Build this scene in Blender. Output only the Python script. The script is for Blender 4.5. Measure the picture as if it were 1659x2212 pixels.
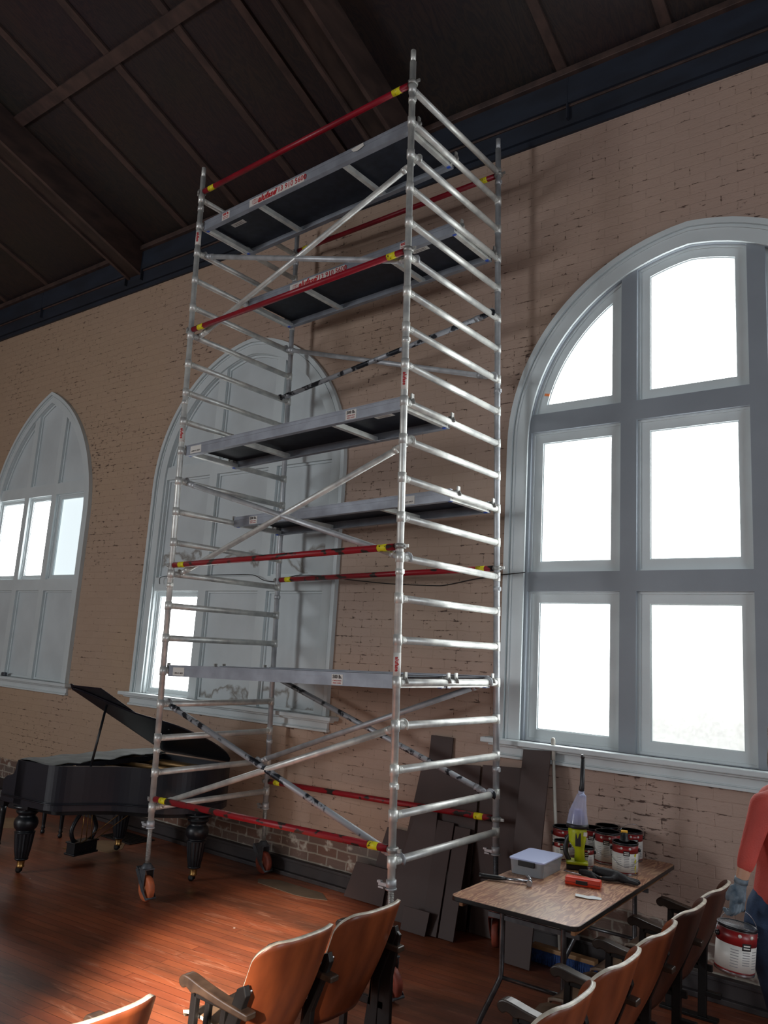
import bpy, bmesh, math, random
from mathutils import Vector, Matrix
random.seed(7)
S = bpy.context.scene
COL = S.collection
for o in list(bpy.data.objects): bpy.data.objects.remove(o)

# ------------------------------------------------------------------ camera
cam_d = bpy.data.cameras.new('camera'); cam = bpy.data.objects.new('camera', cam_d); COL.objects.link(cam)
S.camera = cam
cam_d.sensor_fit = 'VERTICAL'; cam_d.sensor_height = 36; cam_d.lens = 27.666; cam_d.clip_start = 0.05; cam_d.clip_end = 100
RX = Vector((0.80305555, 0.59283290, 0.06042296)); DN = Vector((-0.05870423, 0.17960745, -0.98198522)); FW = Vector((-0.59300557, 0.78504160, 0.17903656))
cam.matrix_world = Matrix(((RX.x, -DN.x, -FW.x, 0), (RX.y, -DN.y, -FW.y, 0), (RX.z, -DN.z, -FW.z, 2.09), (0, 0, 0, 1)))

# ------------------------------------------------------------------ light and exposure
S.view_settings.view_transform = 'Standard'; S.view_settings.look = 'None'
S.view_settings.gamma = 1; S.view_settings.use_curve_mapping = False
S.view_settings.exposure = 0.0
W = bpy.data.worlds.new('world'); S.world = W; W.use_nodes = True
W.node_tree.nodes['Background'].inputs[0].default_value = (0.8, 0.9, 1, 1)
W.node_tree.nodes['Background'].inputs[1].default_value = 1.0
PANE_STRENGTH = 6.5          # daylight in the frosted panes
FAR_STRENGTH = 1.6           # the windows of the opposite wall and the end wall
def spot(name, loc, target, energy, angle, blend, size, color):
    l = bpy.data.lights.new(name, 'SPOT'); l.energy = energy; l.spot_size = math.radians(angle); l.spot_blend = blend
    l.shadow_soft_size = size; l.color = color
    o = bpy.data.objects.new(name, l); COL.objects.link(o); o.location = loc
    o.rotation_euler = (Vector(target) - Vector(loc)).to_track_quat('-Z', 'Y').to_euler(); return o
# low sun coming through the upper sash of the rear window behind the photographer, falling on the floor in front of the scaffold
spot('sun_shaft', (1.7, -6.5, 5.3), (-3.8, 3.55, 0.0), 52000, 8.6, 1.0, 0.2, (1.0, 0.84, 0.70))
def area(name, loc, target, energy, sx, sy, color):
    l = bpy.data.lights.new(name, 'AREA'); l.energy = energy; l.shape = 'RECTANGLE'; l.size = sx; l.size_y = sy; l.color = color
    o = bpy.data.objects.new(name, l); COL.objects.link(o); o.location = loc
    o.rotation_euler = (Vector(target) - Vector(loc)).to_track_quat('-Z', 'Y').to_euler(); return o
# daylight of the tall windows behind the photographer
area('end_window_daylight', (6.2, 1.5, 3.4), (-3, 4.5, 2.0), 165, 2.6, 3.8, (0.80, 0.90, 1.0))
area('rear_window_daylight', (-9.5, -6.3, 3.5), (-4, 5, 2.8), 310, 1.6, 3.0, (0.93, 0.96, 1.0))

# ------------------------------------------------------------------ materials
def lin(c):
    return tuple((x/12.92 if x <= 0.04045 else ((x+0.055)/1.055)**2.4) for x in (v/255 for v in c)) + (1,)
def mat(name, rgb, rough=0.5, metal=0.0, var=0.12, scale=8, bump=0.0, bscale=60, spec=0.5, coat=0.0, stretch=None, rgb2=None, vlo=0.35, vhi=0.65, **kw):
    m = bpy.data.materials.new(name); m.use_nodes = True; nt = m.node_tree; N = nt.nodes; L = nt.links
    b = N['Principled BSDF']; b.inputs['Roughness'].default_value = rough; b.inputs['Metallic'].default_value = metal
    b.inputs['Specular IOR Level'].default_value = spec; b.inputs['Coat Weight'].default_value = coat
    c = lin(rgb); c2 = lin(rgb2) if rgb2 else tuple(x*(1-var*2.5) if i < 3 else 1 for i, x in enumerate(c))
    tc = N.new('ShaderNodeTexCoord'); mp = N.new('ShaderNodeMapping'); L.new(tc.outputs['Object'], mp.inputs[0])
    if stretch: mp.inputs['Scale'].default_value = stretch
    no = N.new('ShaderNodeTexNoise'); no.inputs['Scale'].default_value = scale; no.inputs['Detail'].default_value = 5
    L.new(mp.outputs[0], no.inputs['Vector'])
    mr = N.new('ShaderNodeMapRange'); mr.inputs[1].default_value = vlo; mr.inputs[2].default_value = vhi; L.new(no.outputs[0], mr.inputs[0])
    mx = N.new('ShaderNodeMix'); mx.data_type = 'RGBA'; mx.inputs[6].default_value = c; mx.inputs[7].default_value = c2
    L.new(mr.outputs[0], mx.inputs[0]); L.new(mx.outputs[2], b.inputs['Base Color'])
    if bump:
        n2 = N.new('ShaderNodeTexNoise'); n2.inputs['Scale'].default_value = bscale; n2.inputs['Detail'].default_value = 4
        L.new(mp.outputs[0], n2.inputs['Vector'])
        bu = N.new('ShaderNodeBump'); bu.inputs['Strength'].default_value = bump; bu.inputs['Distance'].default_value = 0.01
        L.new(n2.outputs[0], bu.inputs['Height']); L.new(bu.outputs[0], b.inputs['Normal'])
    m['b'] = 1
    return m
def chain(m): return m.node_tree.nodes, m.node_tree.links, m.node_tree.nodes['Principled BSDF']

M = {}
M['alu'] = mat('aluminium', (236, 238, 232), 0.42, 0.45, 0.10, 9, 0.05, 40, rgb2=(196, 198, 196))
M['alu_dull'] = mat('dull_aluminium', (200, 204, 208), 0.48, 0.45, 0.12, 9, 0.05, 40)
M['steel'] = mat('galvanised_steel', (176, 176, 172), 0.45, 0.5, 0.15, 30)
M['blackened'] = mat('paint_smeared_tube', (168, 172, 178), 0.5, 0.4, rgb2=(34, 38, 46), scale=11, vlo=0.52, vhi=0.58)
M['red_tube'] = mat('red_paint', (150, 18, 38), 0.4, 0.0, rgb2=(124, 14, 32), scale=6)
M['red_worn'] = mat('worn_red_paint', (146, 20, 32), 0.45, 0.0, rgb2=(40, 36, 32), scale=15, vlo=0.55, vhi=0.60, stretch=(0.6, 1, 1))
M['yellow'] = mat('yellow_sticker', (226, 214, 30), 0.5, 0, rgb2=(60, 56, 20), scale=60, vlo=0.6, vhi=0.66)
M['white_label'] = mat('white_label', (222, 220, 214), 0.5, 0, 0.03)
M['label_red'] = mat('label_red_ink', (186, 26, 34), 0.5, 0, 0.02)
M['label_dark'] = mat('label_dark_ink', (70, 60, 58), 0.5, 0, 0.02)
M['blue_plastic'] = mat('blue_plastic', (50, 90, 190), 0.4, 0, 0.05)
M['deck'] = mat('deck_plywood', (40, 46, 58), 0.6, 0, 0.15, 14, 0.05)
M['caster_rubber'] = mat('orange_wheel_tread', (206, 112, 70), 0.55, 0, 0.1, 20)
M['caster_hub'] = mat('cream_wheel_hub', (176, 132, 104), 0.6, 0, 0.12, 20)
M['caster_red'] = mat('red_brown_wheel', (150, 70, 52), 0.6, 0, 0.2, 12)
M['fork'] = mat('grey_caster_fork', (95, 100, 106), 0.5, 0.5, 0.12, 20)
M['trim'] = mat('white_trim_paint', (208, 217, 219), 0.42, 0, 0.03, 3, 0.06, 30)
M['shaded_trim'] = mat('shaded_mullion_trim', (140, 148, 156), 0.45, 0, 0.03, 3, 0.06, 30)  # trim colour darkened to paint in the shade on the backlit mullions
M['beam_alu'] = mat('platform_beam_aluminium', (158, 164, 174), 0.5, 0.35, 0.10, 7)
M['board'] = mat('painted_window_board', (204, 213, 216), 0.5, 0, 0.05, 2, 0.05, 20)
M['piano'] = mat('black_piano_lacquer', (16, 22, 34), 0.38, 0, 0.1, 4, coat=0.1)
M['piano_leg'] = mat('ebonised_wood', (18, 22, 28), 0.4, 0, 0.1, 4)
M['brass'] = mat('worn_brass', (190, 150, 90), 0.3, 0.9, 0.15, 30)
M['gold'] = mat('gold_iron_plate', (150, 118, 76), 0.45, 0.5, 0.12, 10)
M['dustsheet'] = mat('grey_paper_cover', (120, 122, 120), 0.7, 0, 0.15, 5, 0.2, 14)
M['redfelt'] = mat('brown_soundboard', (74, 50, 36), 0.5, 0, 0.2, 10)
M['chair_iron'] = mat('dark_chair_frame', (22, 20, 20), 0.45, 0.2, 0.15, 12)
M['chair_arm'] = mat('dark_worn_armrest', (62, 48, 38), 0.36, 0, 0.2, 12, rgb2=(38, 28, 22))
M['chrome'] = mat('chrome_bolt', (200, 200, 200), 0.2, 1, 0.02)
M['edge'] = mat('pale_ply_edge', (216, 208, 192), 0.35, 0, 0.15, 20)
M['brown_board'] = mat('dark_brown_board', (66, 48, 44), 0.62, 0, 0.08, 2.5)
M['card'] = mat('cardboard', (150, 120, 88), 0.8, 0, 0.06, 6)
M['card_grey'] = mat('dusty_cardboard', (92, 78, 64), 0.8, 0, 0.1, 6)
M['darkmat'] = mat('dark_vent_metal', (24, 22, 22), 0.6, 0.2, 0.1, 10)
M['fold_steel'] = mat('grey_steel_tube', (112, 116, 120), 0.35, 0.7, 0.15, 20)
M['table_edge'] = mat('table_edge_band', (50, 50, 50), 0.3, 0.4, 0.1, 10)
M['table_under'] = mat('table_apron_ply', (150, 104, 66), 0.6, 0, 0.15, 10)
M['can_red'] = mat('can_red_label', (140, 28, 30), 0.35, 0, rgb2=(90, 18, 20), scale=9)
M['can_white'] = mat('can_white_label', (206, 204, 198), 0.42, 0, 0.04, 14)
M['can_metal'] = mat('can_tin', (170, 172, 178), 0.25, 0.9, 0.1, 20)
M['can_rim'] = mat('dark_can_rim', (40, 42, 48), 0.3, 0.6, 0.1, 20)
M['ink_grey'] = mat('pale_grey_print', (140, 140, 142), 0.5, 0, 0.05)
M['paint_drip'] = mat('yellow_paint_drip', (205, 200, 40), 0.35, 0, 0.1, 20)
M['lime'] = mat('lime_plastic', (176, 186, 24), 0.38, 0, 0.04)
M['dark_plastic'] = mat('dark_grey_plastic', (38, 40, 44), 0.42, 0, 0.08)
M['black_plastic'] = mat('black_plastic', (20, 21, 23), 0.4, 0, 0.08)
M['orange_case'] = mat('orange_red_plastic', (216, 62, 34), 0.42, 0, 0.06)
M['amber'] = mat('amber_plastic', (220, 165, 40), 0.4, 0, 0.05)
M['glove'] = mat('black_knit_glove', (26, 27, 31), 0.7, 0, 0.15, 30, 0.3, 90)
M['glove_grey'] = mat('grey_blue_work_glove', (66, 84, 98), 0.7, 0, rgb2=(120, 134, 144), scale=22, bump=0.3, bscale=90)
M['blue_bristle'] = mat('blue_bristles', (46, 84, 150), 0.6, 0, 0.2, 60, 0.5, 200)
M['wood_pale'] = mat('pale_wood', (170, 132, 92), 0.55, 0, 0.1, 12)
M['pole_white'] = mat('off_white_pole', (196, 192, 182), 0.4, 0, 0.08, 12)
M['skin'] = mat('skin', (196, 150, 124), 0.5, 0, 0.04, 12)
M['hair'] = mat('brown_hair', (96, 66, 46), 0.6, 0, 0.2, 40, 0.5, 80)
M['coral'] = mat('coral_knit', (196, 76, 66), 0.7, 0, 0.07, 8, 0.3, 120)
M['denim'] = mat('blue_denim', (44, 66, 96), 0.8, 0, 0.12, 30, 0.3, 200)
M['shoe'] = mat('dark_shoe', (40, 36, 34), 0.6, 0, 0.1)
M['orange_tape'] = mat('orange_tape', (240, 130, 60), 0.5, 0, 0.05)
M['cable'] = mat('black_cable', (26, 24, 24), 0.6, 0, 0.05)
M['paper'] = mat('paper_slip', (216, 220, 222), 0.6, 0, 0.03)
M['beam'] = mat('stained_beam', (58, 44, 38), 0.5, 0, rgb2=(40, 30, 27), scale=3, stretch=(3, 1, 3), bump=0.15, bscale=12)
M['batten'] = mat('stained_batten', (78, 60, 54), 0.55, 0, rgb2=(56, 43, 40), scale=3, stretch=(3, 1, 3), bump=0.15, bscale=12)
M['fascia'] = mat('dark_fascia', (34, 42, 56), 0.6, 0, rgb2=(26, 31, 42), scale=2, stretch=(1, 1, 3))
M['base'] = mat('dark_baseboard', (62, 56, 56), 0.5, 0, rgb2=(42, 38, 40), scale=4)

def wood_chair():
    m = mat('bent_plywood', (136, 70, 38), 0.36, 0, rgb2=(96, 46, 26), scale=3.2, stretch=(1, 3.5, 1.2), bump=0.04, bscale=30, vlo=0.3, vhi=0.7)
    N, L, b = chain(m)
    return m
M['ply'] = wood_chair()
M['ply_dark'] = mat('dark_plywood', (86, 50, 38), 0.38, 0, rgb2=(62, 40, 34), scale=3.2, stretch=(1, 3.5, 1.2), vlo=0.3, vhi=0.7)
M['seat_ply'] = mat('worn_seat_plywood', (120, 98, 78), 0.32, 0, rgb2=(92, 70, 52), scale=4)

def clear(name, rgb, rough=0.15, alpha=0.35):
    m = bpy.data.materials.new(name); m.use_nodes = True; N, L, b = chain(m)
    b.inputs['Base Color'].default_value = lin(rgb); b.inputs['Roughness'].default_value = rough; b.inputs['Alpha'].default_value = alpha
    return m
M['clear_blue'] = clear('clear_bluish_plastic', (200, 208, 238), 0.12, 0.42)
M['clear'] = clear('clear_plastic', (170, 176, 182), 0.15, 0.5)
M['lid_clear'] = clear('translucent_lid', (190, 200, 236), 0.3, 0.92)

def brick_wall(name):
    m = bpy.data.materials.new(name); m.use_nodes = True; N, L, b = chain(m)
    b.inputs['Roughness'].default_value = 0.55; b.inputs['Specular IOR Level'].default_value = 0.35
    tc = N.new('ShaderNodeTexCoord'); sx = N.new('ShaderNodeSeparateXYZ'); L.new(tc.outputs['Object'], sx.inputs[0])
    ad = N.new('ShaderNodeMath'); ad.operation = 'ADD'; L.new(sx.outputs[0], ad.inputs[0]); L.new(sx.outputs[1], ad.inputs[1])
    cb = N.new('ShaderNodeCombineXYZ'); L.new(ad.outputs[0], cb.inputs[0]); L.new(sx.outputs[2], cb.inputs[1])
    dn = N.new('ShaderNodeTexNoise'); dn.inputs['Scale'].default_value = 5; dn.inputs['Detail'].default_value = 3; L.new(tc.outputs['Object'], dn.inputs['Vector'])
    vm = N.new('ShaderNodeVectorMath'); vm.operation = 'MULTIPLY_ADD'; L.new(dn.outputs['Color'], vm.inputs[0]); vm.inputs[1].default_value = (0.035, 0.03, 0); L.new(cb.outputs[0], vm.inputs[2])
    def brick(c1, c2, mo, ms):
        bt = N.new('ShaderNodeTexBrick'); bt.inputs['Color1'].default_value = c1; bt.inputs['Color2'].default_value = c2; bt.inputs['Mortar'].default_value = mo
        bt.inputs['Scale'].default_value = 1; bt.inputs['Brick Width'].default_value = 0.235; bt.inputs['Row Height'].default_value = 0.084
        bt.inputs['Mortar Size'].default_value = ms; bt.inputs['Mortar Smooth'].default_value = 0.6; L.new(vm.outputs[0], bt.inputs['Vector']); return bt
    # painted part
    bp = brick(lin((180, 161, 149)), lin((177, 158, 146)), lin((176, 157, 145)), 0.006)
    big = N.new('ShaderNodeTexNoise'); big.inputs['Scale'].default_value = 0.55; big.inputs['Detail'].default_value = 4; L.new(tc.outputs['Object'], big.inputs['Vector'])
    tint = N.new('ShaderNodeMix'); tint.data_type = 'RGBA'; tint.blend_type = 'MULTIPLY'; tint.inputs[0].default_value = 1
    rmp = N.new('ShaderNodeMix'); rmp.data_type = 'RGBA'; rmp.inputs[6].default_value = (0.98, 0.90, 0.75, 1); rmp.inputs[7].default_value = (0.93, 0.86, 0.83, 1)
    # the paint turns from tan at the far end to pink near the big window
    px = N.new('ShaderNodeMapRange'); px.inputs[1].default_value = -9; px.inputs[2].default_value = -2.5; L.new(sx.outputs[0], px.inputs[0])
    pm = N.new('ShaderNodeMath'); pm.operation = 'ADD'; L.new(px.outputs[0], pm.inputs[0])
    pn = N.new('ShaderNodeMapRange'); pn.inputs[1].default_value = 0.35; pn.inputs[2].default_value = 0.65; pn.inputs[3].default_value = -0.3; pn.inputs[4].default_value = 0.3; L.new(big.outputs[0], pn.inputs[0])
    L.new(pn.outputs[0], pm.inputs[1]); pm.use_clamp = True
    L.new(pm.outputs[0], rmp.inputs[0]); L.new(bp.outputs[0], tint.inputs[6]); L.new(rmp.outputs[2], tint.inputs[7])
    # chips and cracks in the paint, in patches
    n3 = N.new('ShaderNodeTexNoise'); n3.inputs['Scale'].default_value = 16; n3.inputs['Detail'].default_value = 6; n3.inputs['Roughness'].default_value = 0.65
    mp = N.new('ShaderNodeMapping'); mp.inputs['Scale'].default_value = (0.8, 1, 2.4); L.new(tc.outputs['Object'], mp.inputs[0]); L.new(mp.outputs[0], n3.inputs['Vector'])
    patch = N.new('ShaderNodeTexNoise'); patch.inputs['Scale'].default_value = 0.9; patch.inputs['Detail'].default_value = 3; L.new(tc.outputs['Object'], patch.inputs['Vector'])
    su = N.new('ShaderNodeMath'); su.operation = 'MULTIPLY_ADD'; L.new(patch.outputs[0], su.inputs[0]); su.inputs[1].default_value = 0.32; L.new(n3.outputs[0], su.inputs[2])
    mo = N.new('ShaderNodeMath'); mo.operation = 'MULTIPLY_ADD'; L.new(bp.outputs['Fac'], mo.inputs[0]); mo.inputs[1].default_value = 0.09; L.new(su.outputs[0], mo.inputs[2])
    cr = N.new('ShaderNodeMapRange'); cr.inputs[1].default_value = 0.80; cr.inputs[2].default_value = 0.87; L.new(mo.outputs[0], cr.inputs[0])
    chip = N.new('ShaderNodeMix'); chip.data_type = 'RGBA'; L.new(cr.outputs[0], chip.inputs[0]); L.new(tint.outputs[2], chip.inputs[6]); chip.inputs[7].default_value = lin((84, 64, 56))
    # bare brick below
    bb = brick(lin((116, 84, 70)), lin((104, 94, 88)), lin((150, 142, 130)), 0.010)
    nb = N.new('ShaderNodeTexNoise'); nb.inputs['Scale'].default_value = 9; nb.inputs['Detail'].default_value = 6; L.new(tc.outputs['Object'], nb.inputs['Vector'])
    nbr = N.new('ShaderNodeMapRange'); nbr.inputs[1].default_value = 0.56; nbr.inputs[2].default_value = 0.66; L.new(nb.outputs[0], nbr.inputs[0])
    bw = N.new('ShaderNodeMix'); bw.data_type = 'RGBA'; L.new(nbr.outputs[0], bw.inputs[0]); L.new(bb.outputs[0], bw.inputs[6]); bw.inputs[7].default_value = lin((180, 172, 160))
    hz = N.new('ShaderNodeMath'); hz.operation = 'MULTIPLY_ADD'; L.new(n3.outputs[0], hz.inputs[0]); hz.inputs[1].default_value = 0.12; L.new(sx.outputs[2], hz.inputs[2])
    hs = N.new('ShaderNodeMapRange'); hs.inputs[1].default_value = 0.455; hs.inputs[2].default_value = 0.475; L.new(hz.outputs[0], hs.inputs[0])
    fin = N.new('ShaderNodeMix'); fin.data_type = 'RGBA'; L.new(hs.outputs[0], fin.inputs[0]); L.new(bw.outputs[2], fin.inputs[6]); L.new(chip.outputs[2], fin.inputs[7])
    L.new(fin.outputs[2], b.inputs['Base Color'])
    h1 = N.new('ShaderNodeMath'); h1.operation = 'MULTIPLY_ADD'; L.new(bp.outputs['Fac'], h1.inputs[0]); h1.inputs[1].default_value = -0.40; L.new(n3.outputs[0], h1.inputs[2])
    h2 = N.new('ShaderNodeMath'); h2.operation = 'MULTIPLY_ADD'; L.new(cr.outputs[0], h2.inputs[0]); h2.inputs[1].default_value = -0.6; L.new(h1.outputs[0], h2.inputs[2])
    bu = N.new('ShaderNodeBump'); bu.inputs['Strength'].default_value = 0.5; bu.inputs['Distance'].default_value = 0.009; L.new(h2.outputs[0], bu.inputs['Height']); L.new(bu.outputs[0], b.inputs['Normal'])
    return m
M['brick'] = brick_wall('painted_brick')

def floor_mat():
    m = bpy.data.materials.new('worn_floorboards'); m.use_nodes = True; N, L, b = chain(m)
    tc = N.new('ShaderNodeTexCoord'); mp = N.new('ShaderNodeMapping'); mp.inputs['Rotation'].default_value = (0, 0, math.radians(-6)); L.new(tc.outputs['Object'], mp.inputs[0])
    bt = N.new('ShaderNodeTexBrick'); L.new(mp.outputs[0], bt.inputs['Vector']); bt.inputs['Scale'].default_value = 1
    bt.inputs['Brick Width'].default_value = 2.7; bt.inputs['Row Height'].default_value = 0.075; bt.inputs['Mortar Size'].default_value = 0.0018
    bt.inputs['Color1'].default_value = lin((152, 84, 54)); bt.inputs['Color2'].default_value = lin((132, 70, 47)); bt.inputs['Mortar'].default_value = lin((52, 26, 18))
    n1 = N.new('ShaderNodeTexNoise'); n1.inputs['Scale'].default_value = 1.3; n1.inputs['Detail'].default_value = 8; n1.inputs['Roughness'].default_value = 0.62
    st = N.new('ShaderNodeMapping'); st.inputs['Scale'].default_value = (0.55, 1.6, 1); L.new(mp.outputs[0], st.inputs[0]); L.new(st.outputs[0], n1.inputs['Vector'])
    r1 = N.new('ShaderNodeMapRange'); r1.inputs[1].default_value = 0.40; r1.inputs[2].default_value = 0.66; r1.inputs[4].default_value = 0.85; L.new(n1.outputs[0], r1.inputs[0])
    mx = N.new('ShaderNodeMix'); mx.data_type = 'RGBA'; L.new(r1.outputs[0], mx.inputs[0]); L.new(bt.outputs[0], mx.inputs[6]); mx.inputs[7].default_value = lin((70, 48, 38))
    # scuffs
    n2 = N.new('ShaderNodeTexNoise'); n2.inputs['Scale'].default_value = 5; n2.inputs['Detail'].default_value = 9; n2.inputs['Roughness'].default_value = 0.75; n2.inputs['Distortion'].default_value = 1.2
    s2 = N.new('ShaderNodeMapping'); s2.inputs['Scale'].default_value = (0.35, 2.4, 1); L.new(mp.outputs[0], s2.inputs[0]); L.new(s2.outputs[0], n2.inputs['Vector'])
    r2 = N.new('ShaderNodeMapRange'); r2.inputs[1].default_value = 0.54; r2.inputs[2].default_value = 0.78; r2.inputs[4].default_value = 0.75; L.new(n2.outputs[0], r2.inputs[0])
    m2 = N.new('ShaderNodeMix'); m2.data_type = 'RGBA'; L.new(r2.outputs[0], m2.inputs[0]); L.new(mx.outputs[2], m2.inputs[6]); m2.inputs[7].default_value = lin((176, 128, 104))
    # dust specks
    vo = N.new('ShaderNodeTexVoronoi'); vo.inputs['Scale'].default_value = 3.2; L.new(tc.outputs['Object'], vo.inputs['Vector'])
    r3 = N.new('ShaderNodeMapRange'); r3.inputs[1].default_value = 0.035; r3.inputs[2].default_value = 0.02; L.new(vo.outputs['Distance'], r3.inputs[0])
    m3 = N.new('ShaderNodeMix'); m3.data_type = 'RGBA'; L.new(r3.outputs[0], m3.inputs[0]); L.new(m2.outputs[2], m3.inputs[6]); m3.inputs[7].default_value = lin((205, 195, 185))
    L.new(m3.outputs[2], b.inputs['Base Color'])
    rr = N.new('ShaderNodeMapRange'); rr.inputs[3].default_value = 0.26; rr.inputs[4].default_value = 0.5; L.new(n2.outputs[0], rr.inputs[0]); L.new(rr.outputs[0], b.inputs['Roughness'])
    bu = N.new('ShaderNodeBump'); bu.inputs['Strength'].default_value = 0.35; bu.inputs['Distance'].default_value = 0.003; bu.invert = True
    L.new(bt.outputs['Fac'], bu.inputs['Height']); L.new(bu.outputs[0], b.inputs['Normal'])
    return m
M['floor'] = floor_mat()

def ceiling_mat():
    m = bpy.data.materials.new('stained_ceiling_plywood'); m.use_nodes = True; N, L, b = chain(m)
    b.inputs['Roughness'].default_value = 0.5
    tc = N.new('ShaderNodeTexCoord'); mp = N.new('ShaderNodeMapping'); mp.inputs['Scale'].default_value = (3, 0.6, 0.6); L.new(tc.outputs['Object'], mp.inputs[0])
    n = N.new('ShaderNodeTexNoise'); n.inputs['Scale'].default_value = 2.2; n.inputs['Detail'].default_value = 7; n.inputs['Distortion'].default_value = 1.5; L.new(mp.outputs[0], n.inputs['Vector'])
    w = N.new('ShaderNodeMath'); w.operation = 'PINGPONG'; w.inputs[1].default_value = 0.5
    mu = N.new('ShaderNodeMath'); mu.operation = 'MULTIPLY'; mu.inputs[1].default_value = 9; L.new(n.outputs[0], mu.inputs[0]); L.new(mu.outputs[0], w.inputs[0])
    mx = N.new('ShaderNodeMix'); mx.data_type = 'RGBA'; mx.inputs[6].default_value = lin((40, 36, 39)); mx.inputs[7].default_value = lin((60, 47, 44))
    mu2 = N.new('ShaderNodeMath'); mu2.operation = 'MULTIPLY'; mu2.inputs[1].default_value = 2; L.new(w.outputs[0], mu2.inputs[0]); L.new(mu2.outputs[0], mx.inputs[0])
    n5 = N.new('ShaderNodeTexNoise'); n5.inputs['Scale'].default_value = 0.7; L.new(tc.outputs['Object'], n5.inputs['Vector'])
    m5 = N.new('ShaderNodeMix'); m5.data_type = 'RGBA'; m5.blend_type = 'MULTIPLY'; m5.inputs[0].default_value = 0.5; L.new(mx.outputs[2], m5.inputs[6]); L.new(n5.outputs['Color'], m5.inputs[7])
    L.new(m5.outputs[2], b.inputs['Base Color'])
    bu = N.new('ShaderNodeBump'); bu.inputs['Strength'].default_value = 0.25; bu.inputs['Distance'].default_value = 0.004; L.new(w.outputs[0], bu.inputs['Height']); L.new(bu.outputs[0], b.inputs['Normal'])
    return m
M['ceiling'] = ceiling_mat()

def table_mat():
    m = bpy.data.materials.new('weathered_fir_plywood'); m.use_nodes = True; N, L, b = chain(m)
    tc = N.new('ShaderNodeTexCoord'); mp = N.new('ShaderNodeMapping'); mp.inputs['Scale'].default_value = (11, 1.5, 1); L.new(tc.outputs['Object'], mp.inputs[0])
    n = N.new('ShaderNodeTexNoise'); n.inputs['Scale'].default_value = 1.6; n.inputs['Detail'].default_value = 4; n.inputs['Distortion'].default_value = 0.8; L.new(mp.outputs[0], n.inputs['Vector'])
    mu = N.new('ShaderNodeMath'); mu.operation = 'MULTIPLY'; mu.inputs[1].default_value = 46; L.new(n.outputs[0], mu.inputs[0])
    si = N.new('ShaderNodeMath'); si.operation = 'SINE'; L.new(mu.outputs[0], si.inputs[0])
    r = N.new('ShaderNodeMapRange'); r.inputs[1].default_value = -0.6; r.inputs[2].default_value = 0.9; L.new(si.outputs[0], r.inputs[0])
    mx = N.new('ShaderNodeMix'); mx.data_type = 'RGBA'; mx.inputs[6].default_value = lin((140, 92, 74)); mx.inputs[7].default_value = lin((194, 152, 120)); L.new(r.outputs[0], mx.inputs[0])
    g = N.new('ShaderNodeTexNoise'); g.inputs['Scale'].default_value = 2.2; g.inputs['Detail'].default_value = 6; L.new(tc.outputs['Object'], g.inputs['Vector'])
    gr = N.new('ShaderNodeMapRange'); gr.inputs[1].default_value = 0.50; gr.inputs[2].default_value = 0.70; gr.inputs[4].default_value = 0.6; L.new(g.outputs[0], gr.inputs[0])
    m2 = N.new('ShaderNodeMix'); m2.data_type = 'RGBA'; L.new(gr.outputs[0], m2.inputs[0]); L.new(mx.outputs[2], m2.inputs[6]); m2.inputs[7].default_value = lin((150, 132, 112))
    L.new(m2.outputs[2], b.inputs['Base Color']); b.inputs['Roughness'].default_value = 0.38
    return m
M['table'] = table_mat()

def pane_mat(name, strength, dirty=False):
    m = bpy.data.materials.new(name); m.use_nodes = True; N, L, b = chain(m)
    b.inputs['Base Color'].default_value = (0.8, 0.8, 0.8, 1); b.inputs['Roughness'].default_value = 0.25
    b.inputs['Emission Color'].default_value = (0.97, 1.0, 1.0, 1); b.inputs['Emission Strength'].default_value = strength
    if dirty:   # grime and the trees outside dim the lower part of this pane
        tc = N.new('ShaderNodeTexCoord'); sx = N.new('ShaderNodeSeparateXYZ'); L.new(tc.outputs['Object'], sx.inputs[0])
        n = N.new('ShaderNodeTexNoise'); n.inputs['Scale'].default_value = 3; n.inputs['Detail'].default_value = 8; n.inputs['Roughness'].default_value = 0.7; L.new(tc.outputs['Object'], n.inputs['Vector'])
        a = N.new('ShaderNodeMath'); a.operation = 'MULTIPLY_ADD'; L.new(n.outputs[0], a.inputs[0]); a.inputs[1].default_value = 0.7; L.new(sx.outputs[2], a.inputs[2])
        r = N.new('ShaderNodeMapRange'); r.inputs[1].default_value = 1.75; r.inputs[2].default_value = 3.1; L.new(a.outputs[0], r.inputs[0])
        pw = N.new('ShaderNodeMath'); pw.operation = 'POWER'; pw.inputs[1].default_value = 3; L.new(r.outputs[0], pw.inputs[0])
        sc_ = N.new('ShaderNodeMath'); sc_.operation = 'MULTIPLY_ADD'; sc_.inputs[1].default_value = strength-0.66; sc_.inputs[2].default_value = 0.66; L.new(pw.outputs[0], sc_.inputs[0]); r = sc_
        n2 = N.new('ShaderNodeTexNoise'); n2.inputs['Scale'].default_value = 50; n2.inputs['Detail'].default_value = 3; L.new(tc.outputs['Object'], n2.inputs['Vector'])
        mm = N.new('ShaderNodeMapRange'); mm.inputs[1].default_value = 0.3; mm.inputs[2].default_value = 0.7; mm.inputs[3].default_value = 0.88; mm.inputs[4].default_value = 1.12; L.new(n2.outputs[0], mm.inputs[0])
        q = N.new('ShaderNodeMath'); q.operation = 'MULTIPLY'; L.new(r.outputs[0], q.inputs[0]); L.new(mm.outputs[0], q.inputs[1]); L.new(q.outputs[0], b.inputs['Emission Strength'])
        b.inputs['Emission Color'].default_value = (0.96, 1.0, 0.95, 1)
    return m
M['pane'] = pane_mat('frosted_glass', PANE_STRENGTH)
M['pane_dirty'] = pane_mat('grimy_frosted_glass', PANE_STRENGTH, True)
M['pane_soft'] = pane_mat('ribbed_glass', 0.78)
M['pane_soft'].node_tree.nodes['Principled BSDF'].inputs['Emission Color'].default_value = (0.80, 0.95, 1.0, 1)
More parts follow.
